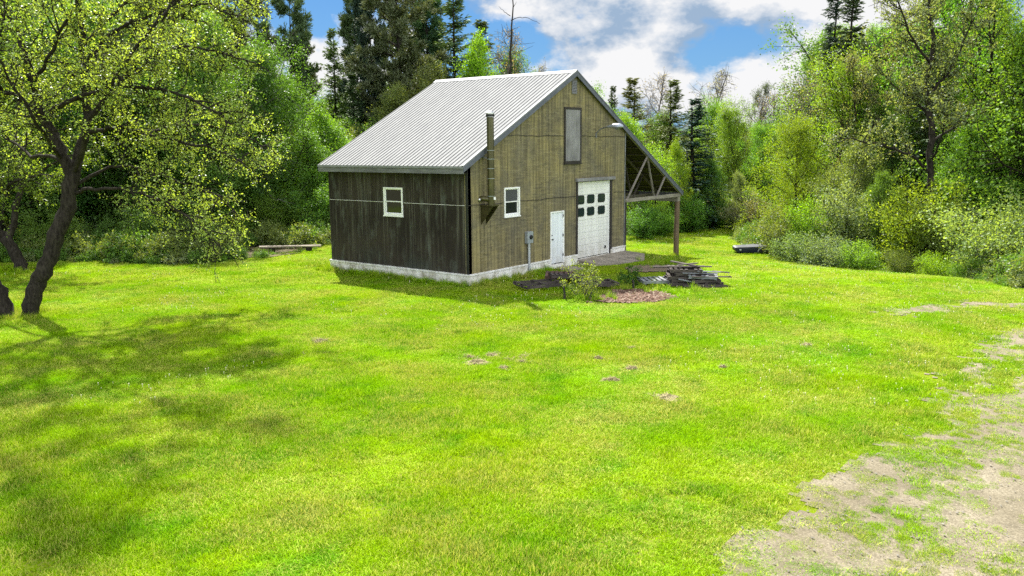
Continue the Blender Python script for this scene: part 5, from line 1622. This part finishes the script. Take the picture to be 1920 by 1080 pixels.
gs = [tuft(50+i, 170, .24, .03, .085, .0075, .7) for i in range(4)]+[tuft(60, 150, .2, .05, .14, .008, .6), tuft(61, 110, .3, .02, .05, .008, .9)]
gs = [(m, (1, 1, 1)) for m in gs]
APR = AP_L
P1, t1_ = wedge(30000, 6.5, 30, 1.0, .55); P2, t2_ = wedge(22000, 22, 64, 1.0, .8)
P = np.concatenate([P1, P2]); t = np.concatenate([t1_, t2_])
far = np.concatenate([np.zeros(len(P1)), np.ones(len(P2))])
d1 = drive_sd(P); pat = fbm(P[:, 0]*1.6+7, P[:, 1]*1.6, 4)
prob = np.ones(len(P))
pat2 = fbm(P[:, 0]*4.5+3, P[:, 1]*4.5+8, 3)
prob = np.where(d1 < .5, np.clip(.36+.30*d1+(pat-.5)*2.6+(pat2-.5)*3.0, .02, 1)*np.where(d1 < -2.5, .6, 1), prob)
worn = fbm(P[:, 0]*.8+2, P[:, 1]*.8+5, 4)
wx = sstep(7.0, 1.5, d1)
dtr = trk_d(P)
prob = np.where(d1 >= .5, prob*np.clip(.10+.90*sstep(.2, 1.5, dtr+(pat-.5)*1.6+(pat2-.5)*1.4), 0, 1), prob)
prob = np.where((d1 >= .5) & (worn+.10*wx > .67), np.minimum(prob, .45), prob)
prob = np.where(poly_sd(P, MULCH) < .1, .02, prob); prob = np.where(poly_sd(P, DIRT) < .0, .1, prob)
prob = np.where(poly_sd(P, APR) < .05, .0, prob); prob = np.where(in_barn(P, .02), 0, prob); prob = np.where(lawn_sd(P) > .8, 0, prob)
# small sparse tufts creeping over the drive
P3, t3_ = wedge(46000, 6.5, 26, 1.0, .5); d3 = drive_sd(P3); c_ = (d3 < .9) & (d3 > -6)
P3 = P3[c_]; d3 = d3[c_]; q1_ = fbm(P3[:, 0]*1.3+4, P3[:, 1]*1.3+1, 4); q2_ = fbm(P3[:, 0]*6+3, P3[:, 1]*6+8, 3)
c_ = rng.random(len(P3)) < np.clip(.46+.22*d3+(q1_-.5)*2.2+(q2_-.5)*3.2, .012, .9); P3 = P3[c_]
n0 = len(P)
ok = rng.random(len(P)) < prob*np.where(d1 < .1, .3, 1)
small = np.concatenate([np.zeros(int(ok.sum()), bool), np.ones(len(P3), bool)])
P = np.concatenate([P[ok], P3]); far = np.concatenate([far[ok], np.zeros(len(P3))]); t = np.concatenate([t[ok], np.zeros(len(P3))]); d1 = drive_sd(P)
ok = np.ones(len(P), bool)
P = P[ok]; far = far[ok]; d1 = d1[ok]; t = t[ok]; n = len(P)
zz = gz(P[:, 0], P[:, 1])
hn = fbm(P[:, 0]*.6+1, P[:, 1]*.6+4, 4)
sz = .82*np.where(d1 < .3, .75, 1)*np.clip(.55+1.0*(hn-.3)*1.6, .45, 1.5)*rng.uniform(.8, 1.2, n)*np.where(d1 < .5, .8, 1)
sh = np.where(small, rng.uniform(.25, .6, n), 1.0+.35*far); sz = np.where(small, sz*.8, sz)*np.where((P[:, 0] > -1.5) & (P[:, 0] < 9.5) & (P[:, 1] < 0) & (P[:, 1] > -7.2), .55, 1)
idx = rng.choice(6, n, p=[.2, .2, .2, .2, .08, .12])
scatter('grass', kit('grass_kit', gs), np.column_stack([P, zz+.005]), np.stack([rng.normal(0, .04, n), rng.normal(0, .04, n), rng.random(n)*6.28], 1), np.stack([sh, sh, sz], 1), idx)['label'] = 'short mown lawn grass'
print('grass', n)
# longer uncut grass by the foundation, stack, tree feet and posts
Q = []
def ring(x0, y0, x1, y1, k, sp): 
    u = rng.random(k); Q.append(np.stack([x0+(x1-x0)*u+rng.normal(0, sp, k), y0+(y1-y0)*u+rng.normal(0, sp, k)], 1))
ring(-.3, 0, -.3, 7.6, 190, .14); ring(0, -.3, 4.9, -.3, 120, .16); ring(10.8, -.25, 12, -.4, 40, .25); ring(0, 7.7, 0, 9, 20, .3)
ring(16.2, 0, 16.2, 0, 14, .3); ring(A0[0], A0[1], B0[0], B0[1], 50, .45); ring(C0[0], C0[1], C0[0], C0[1], 16, .4); ring(S1[0]-1.9, S1[1]-.3, S1[0]-.6, S1[1]-1.3, 14, .25)
ring(Y0[0]-.5, Y0[1], Y0[0]+.6, Y0[1]-.6, 26, .2); ring(S1[0]-2, S1[1]+1.2, S1[0]+.6, S1[1]+1.0, 60, .5); ring(8, -3.2, 12, -2.2, 70, .5)
Q = np.concatenate(Q); Q = Q[~in_barn(Q) & (np.hypot(Q[:, 0]-S1[0]+.1, Q[:, 1]-S1[1]) > .9)]; n = len(Q); s = rng.uniform(.32, .62, n)
lt = [(tuft(70+i, 60, .2, .22, .5, .013, .45), (1, 1, 1)) for i in range(3)]
scatter('tall_grass', kit('tall_grass_kit', lt), np.column_stack([Q, gz(Q[:, 0], Q[:, 1])]), np.stack([np.zeros(n), np.zeros(n), rng.random(n)*6.28], 1), np.stack([s, s, s*rng.uniform(.7, 1.3, n)], 1), rng.integers(0, 3, n))['label'] = 'uncut grass along the foundation and around the posts'


# stones on the drive, wood chips on the bed
def lump(seed, sx, sy, sz_, mat):
    r = np.random.default_rng(seed); b = MB(); b.lathe((0, 0, 0), [(.3*sx, -.3*sz_), (sx, 0), (.8*sx, .5*sz_), (.3*sx, sz_)], 7)
    b.v = [(x*r.uniform(.7, 1.2), y*sy/sx*r.uniform(.7, 1.2), z*r.uniform(.8, 1.2)) for x, y, z in b.v]
    me = bpy.data.meshes.new('lump'); me.from_pydata(b.v, [], b.f); me.update(); me.materials.append(mat); return me


P, t = wedge(24000, 7, 22, 1.05, .3); d1 = drive_sd(P); P = P[(d1 < .3)]; n = len(P); s = rng.uniform(.2, 1.0, n)**6*.7+.12
scatter('gravel', kit('stone_kit', [(lump(i, .03, .024, .007, M['stone']), (1, 1, 1)) for i in range(6)]), np.column_stack([P, gz(P[:, 0], P[:, 1])+.03]),
        rng.normal(0, .4, (n, 3))*[.3, .3, 8], np.stack([s, s, s], 1), rng.integers(0, 6, n))['label'] = 'loose stones on the worn drive'
u = rng.random((9000, 2)); P = np.array([-3, -11])+u*np.array([9, 9]); P = P[poly_sd(P, MULCH)+.6*(fbm(P[:, 0]*2, P[:, 1]*2, 3)-.5) < .12]; n = len(P); s = rng.uniform(.5, 1.3, n)
scatter('wood_chips', kit('chip_kit', [(lump(80+i, .075, .028, .014, M['chip'] if i % 2 else M['chip2']), (1, 1, 1)) for i in range(6)]), np.column_stack([P, gz(P[:, 0], P[:, 1])+.035]),
        rng.normal(0, .3, (n, 3))*[1, 1, 10], np.stack([s, s, s], 1), rng.integers(0, 6, n))['label'] = 'reddish wood chips heaped on the mulch bed'


# small pale flowers in the lawn at the right
b = MB(); b.lathe((0, 0, .05), [(.004, -.05), (.004, 0), (.013, .004), (.011, .012), (.004, .017)], 7)
fm = bpy.data.meshes.new('flower'); fm.from_pydata(b.v, [], b.f); fm.materials.append(simple('pale_flower_heads', (.62, .60, .36), .9)); fm.update()
P, t = wedge(9000, 15, 55, 1.0, .8); cl_ = fbm(P[:, 0]*.35+9, P[:, 1]*.35+2, 3)
rt = (P-CAM[:2])@_r[:2]
ok = (lawn_sd(P) < -.3) & ~in_barn(P, .3) & (drive_sd(P) > 0) & (cl_+.012*np.clip(rt, -12, 12) > .57)
P = P[ok]; n = len(P); s = rng.uniform(.6, 1.3, n)
scatter('lawn_flowers', kit('flower_kit', [(fm, (1, 1, 1))]), np.column_stack([P, gz(P[:, 0], P[:, 1])+.02]), np.stack([np.zeros(n), np.zeros(n), rng.random(n)*6], 1), np.stack([s, s, s], 1), np.zeros(n, int))['label'] = 'small pale flower heads sprinkled in the lawn'
